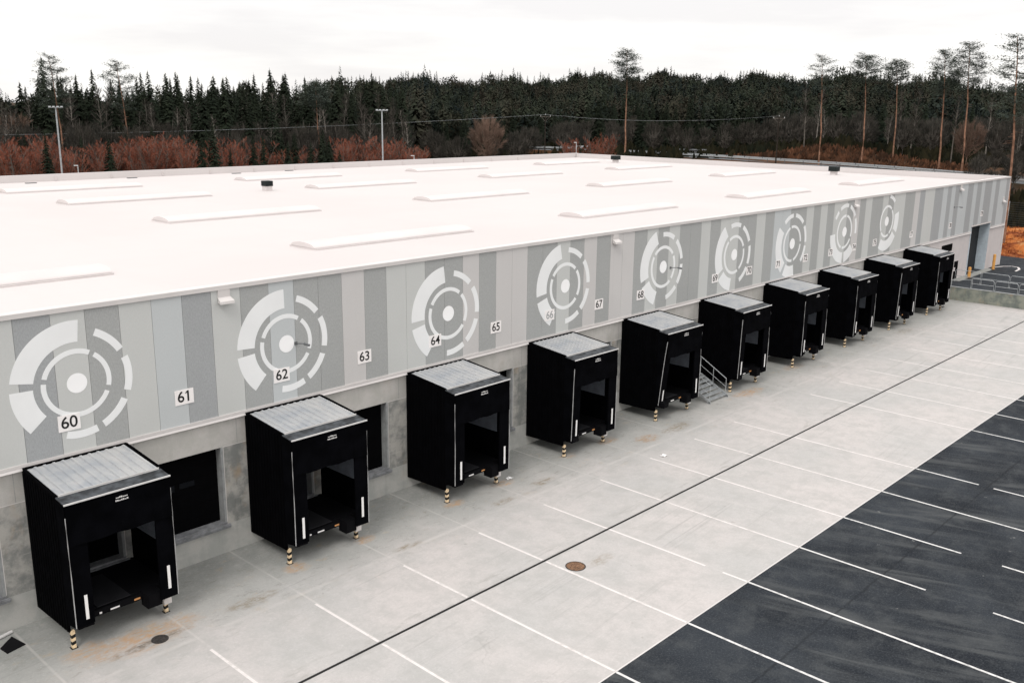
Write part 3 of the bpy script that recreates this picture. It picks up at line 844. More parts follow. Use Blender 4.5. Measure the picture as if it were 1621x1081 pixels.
# ------------------------------------------------------------------ dock shelters
def make_shelter(skew=0.0, left_cut=0.0):
    """origin: wall foot at the left side; width along +x, out of the wall along -y"""
    Wd = 3.4; yb, yf = -2.5, -3.12
    root = empty('dock_shelter')
    # side walls (ribbed steel), front posts
    for s in (0, 1):
        m = MB(); x0 = 0.0 if s == 0 else Wd-.05
        m.hexa([(x0,yb,.56),(x0+.05,yb,.56),(x0+.05,-.02,.50),(x0,-.02,.50)], [(x0,yb,5.12),(x0+.05,yb,5.12),(x0+.05,-.02,5.37),(x0,-.02,5.37)])
        ny = 12
        for i in range(ny):
            ya = yb+.06+(2.38)*i/ny
            zt = 5.12+(.25)*(i+.4)/ny
            xo = -.016 if s == 0 else .051
            m.box(x0+xo if s == 0 else x0+.05, x0+xo+.016 if s == 0 else x0+.066, ya, ya+.09, .56, zt-.03)
        m.build('side_panel', M['black'], root)
        # upper inner lining, grey ribs
        m = MB()
        xi = .052 if s == 0 else Wd-.052
        sg = 1 if s == 0 else -1
        a, b = sorted((xi, xi+.012*sg)); m.box(a, b, yb+.1, -.05, 2.42, 4.7)
        for i in range(18):
            zz = 2.48+i*.12; a, b = sorted((xi+.0125*sg, xi+.022*sg)); m.box(a, b, yb+.1, -.05, zz, zz+.035)
        m.build('inner_lining', M['inner'], root)
    # roof sheet with raised ribs
    m = MB(); nb = 11; prof = []
    for i in range(nb):
        a = .10+(Wd-.2)*i/nb; w = (Wd-.2)/nb
        prof += [(a, .0), (a+w*.62, .0), (a+w*.70, .045), (a+w*.92, .045)]
    prof.append((Wd-.10, .0))
    yback = [-.20-(.05 if (i % 4) in (2, 3) else .0) for i in range(len(prof))]
    vs = []
    for (a, h), yk in zip(prof, yback):
        vs.append((a, yk, 5.37+h)); vs.append((a, yb-.06, 5.155+h))
    k = len(prof)
    vs += [(x_, y_, z_-.012) for x_, y_, z_ in vs]
    fs = [(2*i, 2*i+1, 2*i+3, 2*i+2) for i in range(k-1)] + [(2*k+2*i, 2*k+2*i+2, 2*k+2*i+3, 2*k+2*i+1) for i in range(k-1)]
    fs += [(2*i+1, 2*k+2*i+1, 2*k+2*i+3, 2*i+3) for i in range(k-1)] + [(2*i, 2*i+2, 2*k+2*i+2, 2*k+2*i) for i in range(k-1)]
    m.add(vs, fs); m.build('roof_sheet', M['sheet'], root)
    m = MB()
    for zz, yy in ((5.25,-.9),(5.17,-1.7)): m.box(.05, Wd-.05, yy-.03, yy+.03, zz-.03, zz+.03)
    m.box(-.01, Wd+.01, -.20, -.002, 5.30, 5.42)
    for s in (0, 1):
        x0 = -.02 if s == 0 else Wd-.05
        m.hexa([(x0,yb-.02,5.10),(x0+.07,yb-.02,5.10),(x0+.07,-.20,5.33),(x0,-.20,5.33)], [(x0,yb-.02,5.20),(x0+.07,yb-.02,5.20),(x0+.07,-.20,5.43),(x0,-.20,5.43)])
    m.build('roof_frame', M['black'], root)
    m = MB(); m.box(.08, Wd-.08, yb-.085, yb-.061, 5.135, 5.205); m.build('sheet_trim', M['white_edge'], root)
    # apron with white front edge
    m = MB(); m.hexa([(0,yf,5.03),(Wd,yf,5.03),(Wd,yb,5.10),(0,yb,5.10)], [(0,yf,5.06),(Wd,yf,5.06),(Wd,yb,5.135),(0,yb,5.135)])
    m.build('canopy_apron', M['apron'], root)
    m = MB(); m.box(-.01, Wd+.01, yf-.03, yf, 5.025, 5.075); m.build('edge_strip', M['white_edge'], root)
    # cushions between body and front
    for s in (0, 1):
        sk = skew if s == 0 else 0.0
        x0 = 0.0 if s == 0 else Wd-.6
        x1 = x0+.6
        z0 = .93 if s == 0 else .80
        m = MB()
        m.hexa([(x0,yf+.03+sk,z0),(x1,yf+.03+sk,z0),(x1,yf+.09+sk,z0),(x0,yf+.09+sk,z0)], [(x0,yf+.03,5.02),(x1,yf+.03,5.02),(x1,yf+.09,5.02),(x0,yf+.09,5.02)])
        xa, xb = (x0, x0+.05) if s == 0 else (x1-.05, x1)
        m.hexa([(xa,yf+.0901+sk,z0),(xb,yf+.0901+sk,z0),(xb,yb-.001,z0-.1),(xa,yb-.001,z0-.1)], [(xa,yf+.0901,5.02),(xb,yf+.0901,5.02),(xb,yb-.001,5.09),(xa,yb-.001,5.09)])
        sc_ = m.build('side_cushion', M['fabric'], root)
        m = MB()
        xc = x0-.012 if s == 0 else x1-.02
        m.tube([(xc+.016,yf+.01,4.62),(xc+.016,yf+.01+sk*.3,3.7),(xc+.018,yf+.0+sk*.62,2.6),(xc+.016,yf+.01+sk*.98,z0+.02)], .0165, 6)
        m.build('piping', M['pipe'], sc_)
        m = MB()
        xr = .33 if s == 0 else Wd-.33
        yy = yf+.03+sk*.86
        m.hexa([(xr,yy-.022+sk*.12,1.13),(xr+.095,yy-.022+sk*.12,1.13),(xr+.095,yy-.003+sk*.12,1.13),(xr,yy-.003+sk*.12,1.13)],
               [(xr,yy-.022-sk*.05,1.95),(xr+.095,yy-.022-sk*.05,1.95),(xr+.095,yy-.003-sk*.05,1.95),(xr,yy-.003-sk*.05,1.95)])
        m.build('reflective_strip', M['white'], sc_)
    # head curtain with wavy hem
    m = MB(); n = 14
    vs = []
    for i in range(n+1):
        a = .02+(Wd-.04)*i/n
        d = .012*math.sin(i*2.1)
        vs += [(a, yf-.0+d*.2, 5.02), (a, yf-.012+d, 3.66+.02*math.sin(i*1.3)), (a, yf+.02+d*.2, 5.02), (a, yf+.01+d, 3.66+.02*math.sin(i*1.3))]
    fs = []
    for i in range(n):
        b = 4*i; fs += [(b, b+1, b+5, b+4), (b+2, b+6, b+7, b+3), (b+1, b+3, b+7, b+5)]
    m.add(vs, fs); m.build('head_curtain', M['fabric'], root)
    # maker's plate: two short rows of tiny white marks
    m = MB(); rnd = random.Random(4)
    for row, (a0, a1) in enumerate(((1.58, 1.94), (1.56, 1.96))):
        x = a0
        while x < a1:
            w = rnd.uniform(.03, .06); m.box(x, x+w, yf-.022, yf-.014, 4.80-row*.10, 4.85-row*.10-(.02 if rnd.random() < .3 else 0)); x += w+.012
    m.build('maker_plate', M['white_edge'], root)
    # platform, lip, bumpers
    m = MB(); m.box(.08, Wd-.08, yb-.02, -.01, .78, 1.12); m.box(.5, Wd-.5, yb-.16, yb-.021, .88, 1.06); m.build('platform', M['rub'], root)
    m = MB(); m.box(.9, 2.0, yb-.10, -.5, 1.121, 1.14); m.build('leveller_plate', plain('leveller_steel', (0.012,0.012,0.014), 0.6, 0.2), root) if skew == 0 and not bpy.data.materials.get('leveller_steel') else m.build('leveller_plate', bpy.data.materials['leveller_steel'], root)
    for s in (0, 1):
        x0 = .12 if s == 0 else Wd-1.02
        zb_ = .80 if s == 0 else .60
        m = MB(); m.box(x0, x0+.50, yf+.14, yb-.021, zb_, 1.10); m.box(x0+.04, x0+.46, yf+.115, yf+.14, zb_+.04, 1.06)
        m.build('bumper', M['rub'], root)
    m = MB(); m.box(2.08, 2.28, yb-.175, yb-.161, .91, .97); m.build('side_reflector', M['orange'], root)
    m = MB(); m.box(1.28, 1.58, yb-.175, yb-.161, .90, .95); m.box(.92, 1.0, yb-.175, yb-.161, .9, .96); m.build('sticker', M['white'], root)
    # legs, striped
    for s in (0, 1):
        m = MB(); x0 = .03 if s == 0 else Wd-.26
        for i in range(5):
            z0 = .008+i*.115
            d = .03
            m.hexa([(x0,yb-.07,z0),(x0+.12,yb-.07,z0+d if i else z0),(x0+.12,yb+.05,z0+d if i else z0),(x0,yb+.05,z0)],
                   [(x0,yb-.07,z0+.115),(x0+.12,yb-.07,z0+.115+d),(x0+.12,yb+.05,z0+.115+d),(x0,yb+.05,z0+.115)], i % 2)
        m.box(x0-.04, x0+.16, yb-.11, yb+.09, .002, .012, 1)
        lg = m.build('leg', [M['yellow'], M['stripeblack']], root)
        if s == 1:
            m = MB(); m.box(x0-.05, x0+.22, yb-.16, yb-.071, .34, .54); m.box(x0+.0, x0+.22, yb-.13, yb-.06, .56, .66); m.build('junction_box', M['flash'], lg)
    return root
proto = make_shelter()
skewed = make_shelter(skew=.42)
bent = make_shelter(skew=.10)
SH = [(10.27,'nearest, beside the round dark manhole'),(18.36,'second nearest, under the second emblem'),(26.42,'third nearest, under the third emblem'),(34.38,'fourth nearest, below the faded digits'),
      (42.25,'with slanting front, left of the metal stairs'),(50.15,'just right of the metal stairs'),(58.2,'seventh along, under the seventh emblem'),(66.3,'eighth along, under the eighth emblem'),
      (74.35,'ninth along, second to last'),(82.35,'last in the row, nearest the retaining wall')]
first = True
for i, (sx, w_) in enumerate(SH):
    if i == 4: o = skewed
    elif i == 3: o = bent
    elif i in (5, 8): o = copy_tree(bent)
    elif first: o = proto; first = False
    else: o = copy_tree(proto)
    o.location = (sx, 0, 0)
    o.rotation_euler = (0, 0, R(random.Random(i).uniform(-.5, .5)))
    tag(o, 'black box dock shelter on striped legs, ' + w_, 'dock shelter', 'black dock shelters along the warehouse wall')

# ------------------------------------------------------------------ metal stairs
st = empty('metal_stairs', (47.2, 0, 0))
tag(st, 'galvanised steel stairs with handrails going down from a side door between two dock shelters', 'stairs')
Wn = 1.95
top_y, top_z, bot_y = -1.1, 1.08, -2.95
for s in (0, 1):
    m = MB(); x0 = -.03 if s == 0 else Wn
    m.hexa([(x0,bot_y-.08,.0),(x0+.04,bot_y-.08,.0),(x0+.04,bot_y+.16,.0),(x0,bot_y+.16,.0)], [(x0,bot_y-.08,.10),(x0+.04,bot_y-.08,.10),(x0+.04,bot_y+.16,.10),(x0,bot_y+.16,.10)])
    m.hexa([(x0,bot_y-.06,.02),(x0+.04,bot_y-.06,.02),(x0+.04,top_y,top_z-.16),(x0,top_y,top_z-.16)], [(x0,bot_y-.06,.16),(x0+.04,bot_y-.06,.16),(x0+.04,top_y,top_z+.04),(x0,top_y,top_z+.04)])
    m.box(x0, x0+.04, top_y, -.02, top_z-.16, top_z+.04)
    m.build('stringer', M['steel'], st)
ns = 6
for i in range(ns):
    t = (i+.5)/ns
    yy = bot_y+.05+(top_y-bot_y)*t; zz = .1+(top_z-.12)*t
    m = MB(); m.box(.012, Wn-.002, yy-.17, yy-.12, zz-.04, zz+.005)
    for q in range(7): m.box(.012, Wn-.002, yy-.10+q*.036, yy-.085+q*.036, zz-.02, zz)
    for q in range(9): m.box(.05+q*.23, .06+q*.23, yy-.12, yy+.13, zz-.019, zz-.002)
    m.build('tread', M['steel'], st)
m = MB(); m.box(.012, Wn-.002, top_y+.0, -.02, top_z-.03, top_z); m.build('landing', M['steel'], st)
for s in (0, 1):
    x0 = -.01 if s == 0 else Wn+.02
    hr = 1.08; m = MB()
    m.tube([(x0,-.05,top_z+hr),(x0,top_y+.1,top_z+hr),(x0,bot_y+.12,.1+hr-.05),(x0,bot_y+.12,.6)] if s else [(x0,-.05,top_z+hr),(x0,top_y+.1,top_z+hr),(x0,bot_y+.0,.1+hr-.05)], .022, 6)
    m.tube([(x0,-.05,top_z+.55),(x0,top_y+.1,top_z+.55),(x0,bot_y+.12,.62)], .015, 6)
    for yy in (top_y+.1, (top_y+bot_y)/2+.1, bot_y+(.12 if s else 0)):
        f = (yy-bot_y)/(top_y-bot_y); f = min(1, max(0, f))
        m.tube([(x0,yy,max(.02, top_z*f-.02)),(x0,yy,top_z*f+hr)], .018, 6)
    m.build('handrail', M['steel'], st)

# ------------------------------------------------------------------ retaining wall, railings, bollards
m = MB(); m.box(91.2, 91.5, -15.6, -1.15, -.2, 1.20)
rw = empty('retaining_wall', (91.2, -1.15, 0)); 
rw.location = (0,0,0)
m.build('wall_body', M['ramp_wall'], rw)
m = MB(); m.box(91.17, 91.53, -15.6, -1.12, 1.2, 1.23); m.box(91.17, 91.199, -1.18, -1.10, .0, 1.2); m.build('coping', M['jamb'], rw)
tag(rw, 'low stained concrete retaining wall at the end of the yard', 'retaining wall')
def railing(x, y0, ys, z, h, label, step=None):
    e = empty('safety_railing', (x, y0, z))
    m = MB()
    for a, b in ys:
        m.tube([(0,a,0),(0,a,h-.12),(0,a-.12,h),(0,b+.12,h),(0,b,h-.12),(0,b,0)], .028, 6)
        m.tube([(0,a,h*.5),(0,b,h*.5)], .022, 6)
    m.build('rail', M['steel'], e)
    m = MB()
    for a, b in ys:
        m.box(-.07, .07, a-.07, a+.07, 0, .012); m.box(-.07, .07, b-.07, b+.07, 0, .012)
    m.build('base_plate', M['dark_steel'], e)
    tag(e, label, 'railing', 'galvanised railings around the ramp')
railing(91.32, 0, [(-3.05,-5.0),(-5.12,-7.0),(-7.12,-9.3),(-9.42,-11.6)], 1.23, .95, 'galvanised railing of rounded hoops on top of the retaining wall')
railing(95.0, 0, [(-.4,-2.7),(-2.8,-5.2),(-5.3,-8.2),(-8.3,-11.2)], 1.1, 1.15, 'galvanised railing further back behind the hoop railing')
m = MB(); m.tube([(91.8,-1.2,1.72),(91.8,-3.0,1.95)], .022, 6); m.tube([(91.8,-1.2,1.11),(91.8,-1.2,1.72)], .022, 6); m.tube([(91.8,-3.0,1.11),(91.8,-3.0,1.95)], .022, 6)
tag(m.build('ramp_handrail', M['steel']), 'short sloping handrail between the retaining wall and the facade', 'handrail')
m = MB(); m.box(91.51, 95.5, -12, -.02, 1.10, 1.104)
tag(m.build('ramp', M['asphalt']), kind='structure')
m = MB(); m.box(95.2, 105.5, -.75, -.001, 1.10, 1.16)
tag(m.build('gate_apron', M['yard']), kind='structure')
for bx, by, h_, w_ in ((97.9,-.75,1.0,'left of the tall gate'),(105.0,-.8,1.55,'right of the tall gate')):
    e = empty('bollard', (bx, by, 1.15))
    m = MB(); m.tube([(0,0,0),(0,0,h_)], .14, 14); m.tube([(0,0,h_+.0),(0,0,h_+.05)], .13, 14, r1=.06); m.build('post', M['bolo'], e)
    m = MB(); m.box(-.22,.22,-.22,.22,0,.03); m.build('foot', M['dark_steel'], e)
    tag(e, 'yellow orange steel bollard ' + w_, 'bollard', 'orange bollards at the gate')
# white painted arc on the raised yard
m = MB(); pts = [(106.8,-.25),(108.4,-.75),(109.2,-1.4),(108.9,-2.1),(107.6,-2.6),(105.9,-2.7)]
for a, b in zip(pts, pts[1:]):
    d = Vector((b[0]-a[0], b[1]-a[1], 0)).normalized(); nrm = Vector((-d.y, d.x, 0))*.11
    m.add([(a[0]-nrm.x,a[1]-nrm.y,1.106),(b[0]-nrm.x,b[1]-nrm.y,1.106),(b[0]+nrm.x,b[1]+nrm.y,1.106),(a[0]+nrm.x,a[1]+nrm.y,1.106)], [(0,1,2,3)])
tag(m.build('painted_arc', M['line_c']), kind='structure')

# grass bank behind the raised yard
rnd = random.Random(11)
def bank_z(x, y): return max(1.0+1.9*sstep(0, 12, x-116.4), height(x, y)+.05)
m = MB(); nx, ny = 16, 75
for i in range(nx+1):
    for j in range(ny+1):
        t = i/nx; x = 116.4+15*t; y = -40+j*1.5
        z = bank_z(x, y)+rnd.uniform(-.14, .14)*(0 < t < 1)
        if i == nx: z = height(x, y)-.3
        m.v.append((x, y, z))
for i in range(nx):
    for j in range(ny):
        a = i*(ny+1)+j; m.f.append((a, a+ny+1, a+ny+2, a+1)); m.m.append(0)
tag(m.build('grass_bank', M['grass'], smooth=True), kind='structure')
rnd = random.Random(12)
m = MB()
for i in range(9000):
    x = 116.6+14*rnd.random(); y = rnd.uniform(-14, 30); z = bank_z(x, y)
    a = rnd.uniform(0, 6.28); h = rnd.uniform(.1, .32); w = rnd.uniform(.02, .07); lx, ly = rnd.uniform(-.25,.25), rnd.uniform(-.25,.25)
    m.add([(x-w*math.cos(a),y-w*math.sin(a),z-.05),(x+w*math.cos(a),y+w*math.sin(a),z-.05),(x+lx,y+ly,z+h)], [(0,1,2)])
tag(m.build('dry_grass', M['grass']), 'tall rust coloured dry grass tufts on the bank beyond the yard', 'grass', kind='stuff')
m = MB()
for i in range(3500):
    x = rnd.uniform(131.5, 160); y = rnd.uniform(-14, 40); z = height(x, y); q = rnd.uniform(.5, 2.0)
    a = rnd.uniform(0, 6.28); w = rnd.uniform(.2, .6)*q
    m.add([(x-w*math.cos(a),y-w*math.sin(a),z-.1),(x+w*math.cos(a),y+w*math.sin(a),z-.1),(x+rnd.uniform(-.4,.4),y,z+q)], [(0,1,2)])
tag(m.build('brushwood', M['scrub']), 'dark brush behind the wire fence at the right edge', 'brush', kind='stuff')
# wire fence on the bank
e = empty('wire_fence', (131.8, 0, 1.6))
m = MB()
for k in range(16):
    m.tube([(0,-30+k*4,-1),(0,-30+k*4,4.4)], .05, 5)
m.build('fence_post', M['steel'], e)
m = MB()
for k in range(13): m.tube([(0,-30,.9+k*.28),(0,30,.9+k*.28)], .024, 4)
m.build('fence_wire', plain('fence_dark_wire', (0.035, 0.036, 0.038)), e)
tag(e, 'long grey horizontal wire fence on top of the rusty grass bank', 'fence')

# ------------------------------------------------------------------ road with guard rail behind the building
def road_pt(az):
    t = (az-18.9)/(33.9-18.9)
    r = 192+ (240-192)*t
    x, y = pol(az, r); return Vector((x, y, 5.75))
pts = [road_pt(a) for a in range(8, 44, 2)]
m = MB()
for a, b in zip(pts, pts[1:]):
    d = (b-a).normalized(); nn = Vector((-d.y, d.x, 0))
    m.add([a-nn*2.6, b-nn*2.6, b+nn*2.6, a+nn*2.6], [(0,1,2,3)])
    m.add([a-nn*4.2-Vector((0,0,1.6)), b-nn*4.2-Vector((0,0,1.6)), b-nn*2.6, a-nn*2.6], [(0,1,2,3)], 1)
    m.add([a+nn*2.6, b+nn*2.6, b+nn*4.2-Vector((0,0,1.6)), a+nn*4.2-Vector((0,0,1.6))], [(0,1,2,3)], 1)
tag(m.build('road', [M['road'], M['ground']]), kind='structure')
for side, lab in ((-2.3, 'near long zinc guard rail along the road behind the roof'), (2.3, 'far long zinc guard rail along the road behind the roof')):
    e = empty('guard_rail', (0,0,0)); m = MB(); spots = []
    for a, b in zip(pts, pts[1:]):
        d = (b-a).normalized(); nn = Vector((-d.y, d.x, 0))*side
        p, q = a+nn, b+nn
        m.hexa([p+Vector((0,0,.5)), q+Vector((0,0,.5)), q+Vector((.08,.02,.5)), p+Vector((.08,.02,.5))], [p+Vector((0,0,.76)), q+Vector((0,0,.76)), q+Vector((.08,.02,.76)), p+Vector((.08,.02,.76))])
        for k in range(2): spots.append(p+(q-p)*(k/2))
    m.build('beam', M['rail'], e)
    q_ = MB(); q_.tube([(0,0,-.3),(0,0,.8)], .08, 5); po = q_.build('rail_post', M['dark_steel'], e, loc=spots[0])
    for z in spots[1:]:
        c_ = po.copy(); COL.objects.link(c_); c_.parent = e; c_.location = z
    tag(e, lab, 'guard rail')

# small far buildings glimpsed through trees
def hut(az, r, w, d, h, zr, label, wallm, roofm):
    x, y = pol(az, r); z = height(x, y)
    e = empty('distant_shed', (x, y, z), R(az-90))
    m = MB(); m.box(-w/2, w/2, -d/2, d/2, -.5, h); 
    for k in range(int(w/2.2)): m.box(-w/2+.6+k*2.2, -w/2+1.6+k*2.2, -d/2-.03, -d/2, h*.35, h*.75, 1)
    m.build('wall', [wallm, M['far_grey']], e)
    m = MB(); m.add([(-w/2-.4,-d/2-.5,h),(w/2+.4,-d/2-.5,h),(w/2+.4,0,h+zr),(-w/2-.4,0,h+zr),(w/2+.4,d/2+.5,h),(-w/2-.4,d/2+.5,h)], [(0,1,2,3),(3,2,4,5),(0,3,5),(1,4,2)])
    m.build('roof', roofm, e)
    tag(e, label, 'building')
hut(39.2, 262, 9, 6, 2.2, .5, 'low far shed with a pale roof behind the small lamp post', M['far_grey'], M['rail'])
hut(32.6, 250, 8, 5, 1.6, .2, 'small white flat shed beside the road behind the roof', M['far_white'], M['far_grey'])
0 and hut(46.6, 262, 6, 5, 3.2, .8, 'small white far house half hidden in the trees', M['far_white'], M['far_grey'])

# lamp masts ---------------------------------------------------------
def mast(az, r, zt, label, arms=True):
    x, y = pol(az, r); z0 = height(x, y)
    e = empty('lamp_mast', (x, y, z0), R(az-90))
    H = zt-z0
    m = MB(); m.tube([(0,0,0),(0,0,H)], .13 if arms else .07, 10, r1=.085 if arms else .05); m.build('mast_pole', M['steel'] if arms else M['far_white'], e)
    if arms:
        m = MB(); m.box(-.78, .78, -.05, .05, H-.10, H); m.build('cross_arm', M['steel'], e)
        for s in (-.64, -.22, .22, .64):
            m = MB(); m.hexa([(s-.14,-.32,H-.02),(s+.14,-.32,H-.02),(s+.14,.18,H+.02),(s-.14,.18,H+.02)], [(s-.14,-.32,H+.05),(s+.14,-.32,H+.05),(s+.14,.18,H+.10),(s-.14,.18,H+.10)]); m.build('floodlight', M['steel'], e)
    else:
        m = MB(); m.hexa([(-.4,-.12,H-.02),(.05,-.12,H-.02),(.05,.12,H-.02),(-.4,.12,H-.02)], [(-.4,-.08,H+.06),(.05,-.08,H+.06),(.05,.08,H+.06),(-.4,.08,H+.06)]); m.build('lamp_head', M['far_white'], e)
    tag(e, label, 'lamp mast')
mast(68.1, 128, CZ-.65, 'tall grey floodlight mast in front of the tall pine at the left')
mast(50.72, 128, CZ-.6, 'tall grey floodlight mast in front of the red bushes behind the roof')
mast(39.35, 150, CZ+150*math.tan(R(-1.98)), 'short white street lamp just behind the far roof corner', False)
mast(67.3, 120, CZ+120*math.tan(R(-3.35)), 'very short white lamp top just above the roof edge at the left', False)
mast(48.9, 122, CZ+122*math.tan(R(-2.85)), 'very short white lamp top above the roof edge right of the red bushes', False)

# power line ---------------------------------------------------------
def ppole(az, r, zt, label):
    x, y = pol(az, r); z0 = height(x, y)
    e = empty('power_pole', (x, y, z0), R(az-90)); H = zt-z0
    m = MB(); m.tube([(0,0,0),(0,0,H)], .16, 8, r1=.11); m.build('pole', M['bark_dark'], e)
    m = MB(); m.box(-1.2, 1.2, -.07, .07, H-.5, H-.36)
    m.tube([(-1.0,0,H-.45),(0,0,H-1.5)], .05, 5); m.tube([(1.0,0,H-.45),(0,0,H-1.5)], .05, 5); m.build('crossarm', M['bark_grey'], e)
    for s in (-1.1, 0, 1.1):
        m = MB(); m.tube([(s,0,H-.36 if s else H),(s,0,H-.1 if s else H+.24)], .07, 6); m.build('insulator', M['far_white'], e)
    tag(e, label, 'power pole', 'power line poles at the forest edge')
    return Vector((x, y, zt+.1))
PA = ppole(41.2, 225, CZ+225*math.tan(R(-.42)), 'power pole with crossarm before the hillside forest, left of the centre pine')
PB = ppole(27.9, 215, CZ+215*math.tan(R(-.33)), 'power pole with crossarm left of the right hand group of pines')
PL = Vector((*pol(74, 215), CZ+215*math.tan(R(-1.75))))
def wire(a, b, sag, label):
    m = MB(); d = (b-a); nn = Vector((-d.y, d.x, 0)).normalized()
    for o_ in (-1.0, 0, 1.0)[:2]:
        m.tube([a+d*t+nn*o_+Vector((0,0,-4*sag*t*(1-t))) for t in [i/24 for i in range(25)]], .008, 4)
    tag(m.build('power_wire', M['steel']), label, 'power line')
wire(PL, PA, .9, 'thin overhead wires strung across the left forest')
wire(PA, PB, 1.2, 'thin overhead wires between the two power poles')

# ------------------------------------------------------------------ trees
def spruce_mesh(seed, H, Rb, nb, detail=True, ex=.78):
    rnd = random.Random(seed); cr_ = MB()
    z0 = H*rnd.uniform(.04, .10)
    n = nb
    for i in range(n):
        t = ((i+.5)/n)**1.08
        z = z0+(H-z0)*t*.985
        L = Rb*(1-t)**ex*rnd.uniform(.72, 1.12)+.22
        a = i*2.399+rnd.uniform(-1.3, 1.3)
        z += rnd.uniform(-.02, .02)*H*(1-t)
        ca, sa = math.cos(a), math.sin(a)
        dr_ = L*rnd.uniform(.28, .55)
        w = L*rnd.uniform(.22, .36)+.12
        tip = (L*ca, L*sa, z-dr_)
        mid = (L*.55*ca, L*.55*sa, z-dr_*.35)
        l = (mid[0]-w*sa, mid[1]+w*ca, mid[2]-w*.55); r = (mid[0]+w*sa, mid[1]-w*ca, mid[2]-w*.55)
        cr_.add([(0,0,z+.12*L), l, tip, r], [(0,1,2),(0,2,3)])
        if detail:
            for s in (-1, 1):
                b0 = .35+rnd.random()*.3; aa = a+s*.5
                p0 = (L*b0*ca, L*b0*sa, z-dr_*b0*.6); q = (p0[0]+L*.5*math.cos(aa), p0[1]+L*.5*math.sin(aa), p0[2]-L*.3)
                cr_.add([p0, (q[0]-.12*L*math.sin(aa), q[1]+.12*L*math.cos(aa), q[2]), (q[0], q[1], q[2]-.22*L)], [(0,1,2)])
    cr_.add([(0,0,H*1.015), (.10,0,H*.93), (-.06,.09,H*.93), (-.06,-.09,H*.93)], [(0,1,2),(0,2,3),(0,3,1)])
    tk = MB(); tk.tube([(0,0,-.6),(0,0,H*.9)], H*.011+.04, 5, r1=.03)
    return cr_, tk

def bare_mesh(seed, H, spread, nbr, ntw, trunk_frac=.35, multi=1, tw=.05, ball=False):
    rnd = random.Random(seed); tk, cw = MB(), MB()
    def twig(p, d, L):
        d = d.normalized(); u = d.cross(Vector((rnd.uniform(-1,1), rnd.uniform(-1,1), rnd.uniform(-1,1))))
        if u.length < 1e-3: u = Vector((1,0,0))
        u = u.normalized()*tw*.5; q = p+d*L
        cw.add([p-u, p+u, q], [(0,1,2)])
    for mstem in range(multi):
        rnd_l = 1.0
        bx = Vector((rnd.uniform(-1,1)*.5*(multi > 1), rnd.uniform(-1,1)*.5*(multi > 1), -.5))
        lean = Vector((rnd.uniform(-1,1), rnd.uniform(-1,1), 0))*(.08 if multi == 1 else .28)
        hh = H*rnd.uniform(.85, 1.0)
        P = [bx+lean*(hh*t)*t+Vector((rnd.uniform(-.12,.12), rnd.uniform(-.12,.12), (hh+.5)*t)) for t in [k/6 for k in range(7)]]
        rb_ = H*.0095/(multi**.4)+.03
        tk.tube(P, rb_, 5, r1=.02)
        for i in range(0 if ball else nbr//multi):
            t = trunk_frac+(1-trunk_frac)*rnd.random()**.8*.97
            f = t*6; k = min(5, int(f)); p = P[k]+(P[k+1]-P[k])*(f-k)
            a = rnd.uniform(0, 6.283); L = (spread*(1.15-t) if not ball else spread*math.sin(math.pi*min(1, t*.8+.16)))*rnd.uniform(.6, 1.15)+.5
            d = Vector((math.cos(a), math.sin(a), rnd.uniform(.55, 1.4) if not ball else rnd.uniform(.0, .9))).normalized()
            q = p+d*L*.55; d2 = (d+Vector((0,0,.35))).normalized(); q2 = q+d2*L*.45
            tk.tube([p, q, q2], .045*(1.3-t)+.012, 3, r1=.012)
            for j in range(ntw):
                s = rnd.random(); b = p+(q-p)*s*2 if s < .5 else q+(q2-q)*(s-.5)*2
                if s < .15: continue
                dd = (d+Vector((rnd.uniform(-1,1), rnd.uniform(-1,1), rnd.uniform(-.5,.9)))*.75)
                twig(b, dd, L*rnd.uniform(.22, .5))
    if ball:
        C0 = Vector((0, 0, H*.62)); Rr_ = H*.36
        for i in range(130):
            v = Vector((rnd.gauss(0,1), rnd.gauss(0,1), rnd.gauss(.25,1))).normalized()
            q = C0+Vector((v.x*Rr_*.95, v.y*Rr_*.95, v.z*Rr_))*rnd.uniform(.7, 1.0)
            p = Vector((0, 0, H*rnd.uniform(.18, .55)))
            md = p+(q-p)*.5+Vector((v.x, v.y, -.4))*Rr_*.12
            tk.tube([p, md, q], .05, 3, r1=.012)
            for j in range(ntw):
                s = rnd.uniform(.35, 1.0); b = md+(q-md)*s
                twig(b, (q-md).normalized()+Vector((rnd.uniform(-1,1), rnd.uniform(-1,1), rnd.uniform(-.6,.9)))*.8, Rr_*rnd.uniform(.15, .32))
    return tk, cw

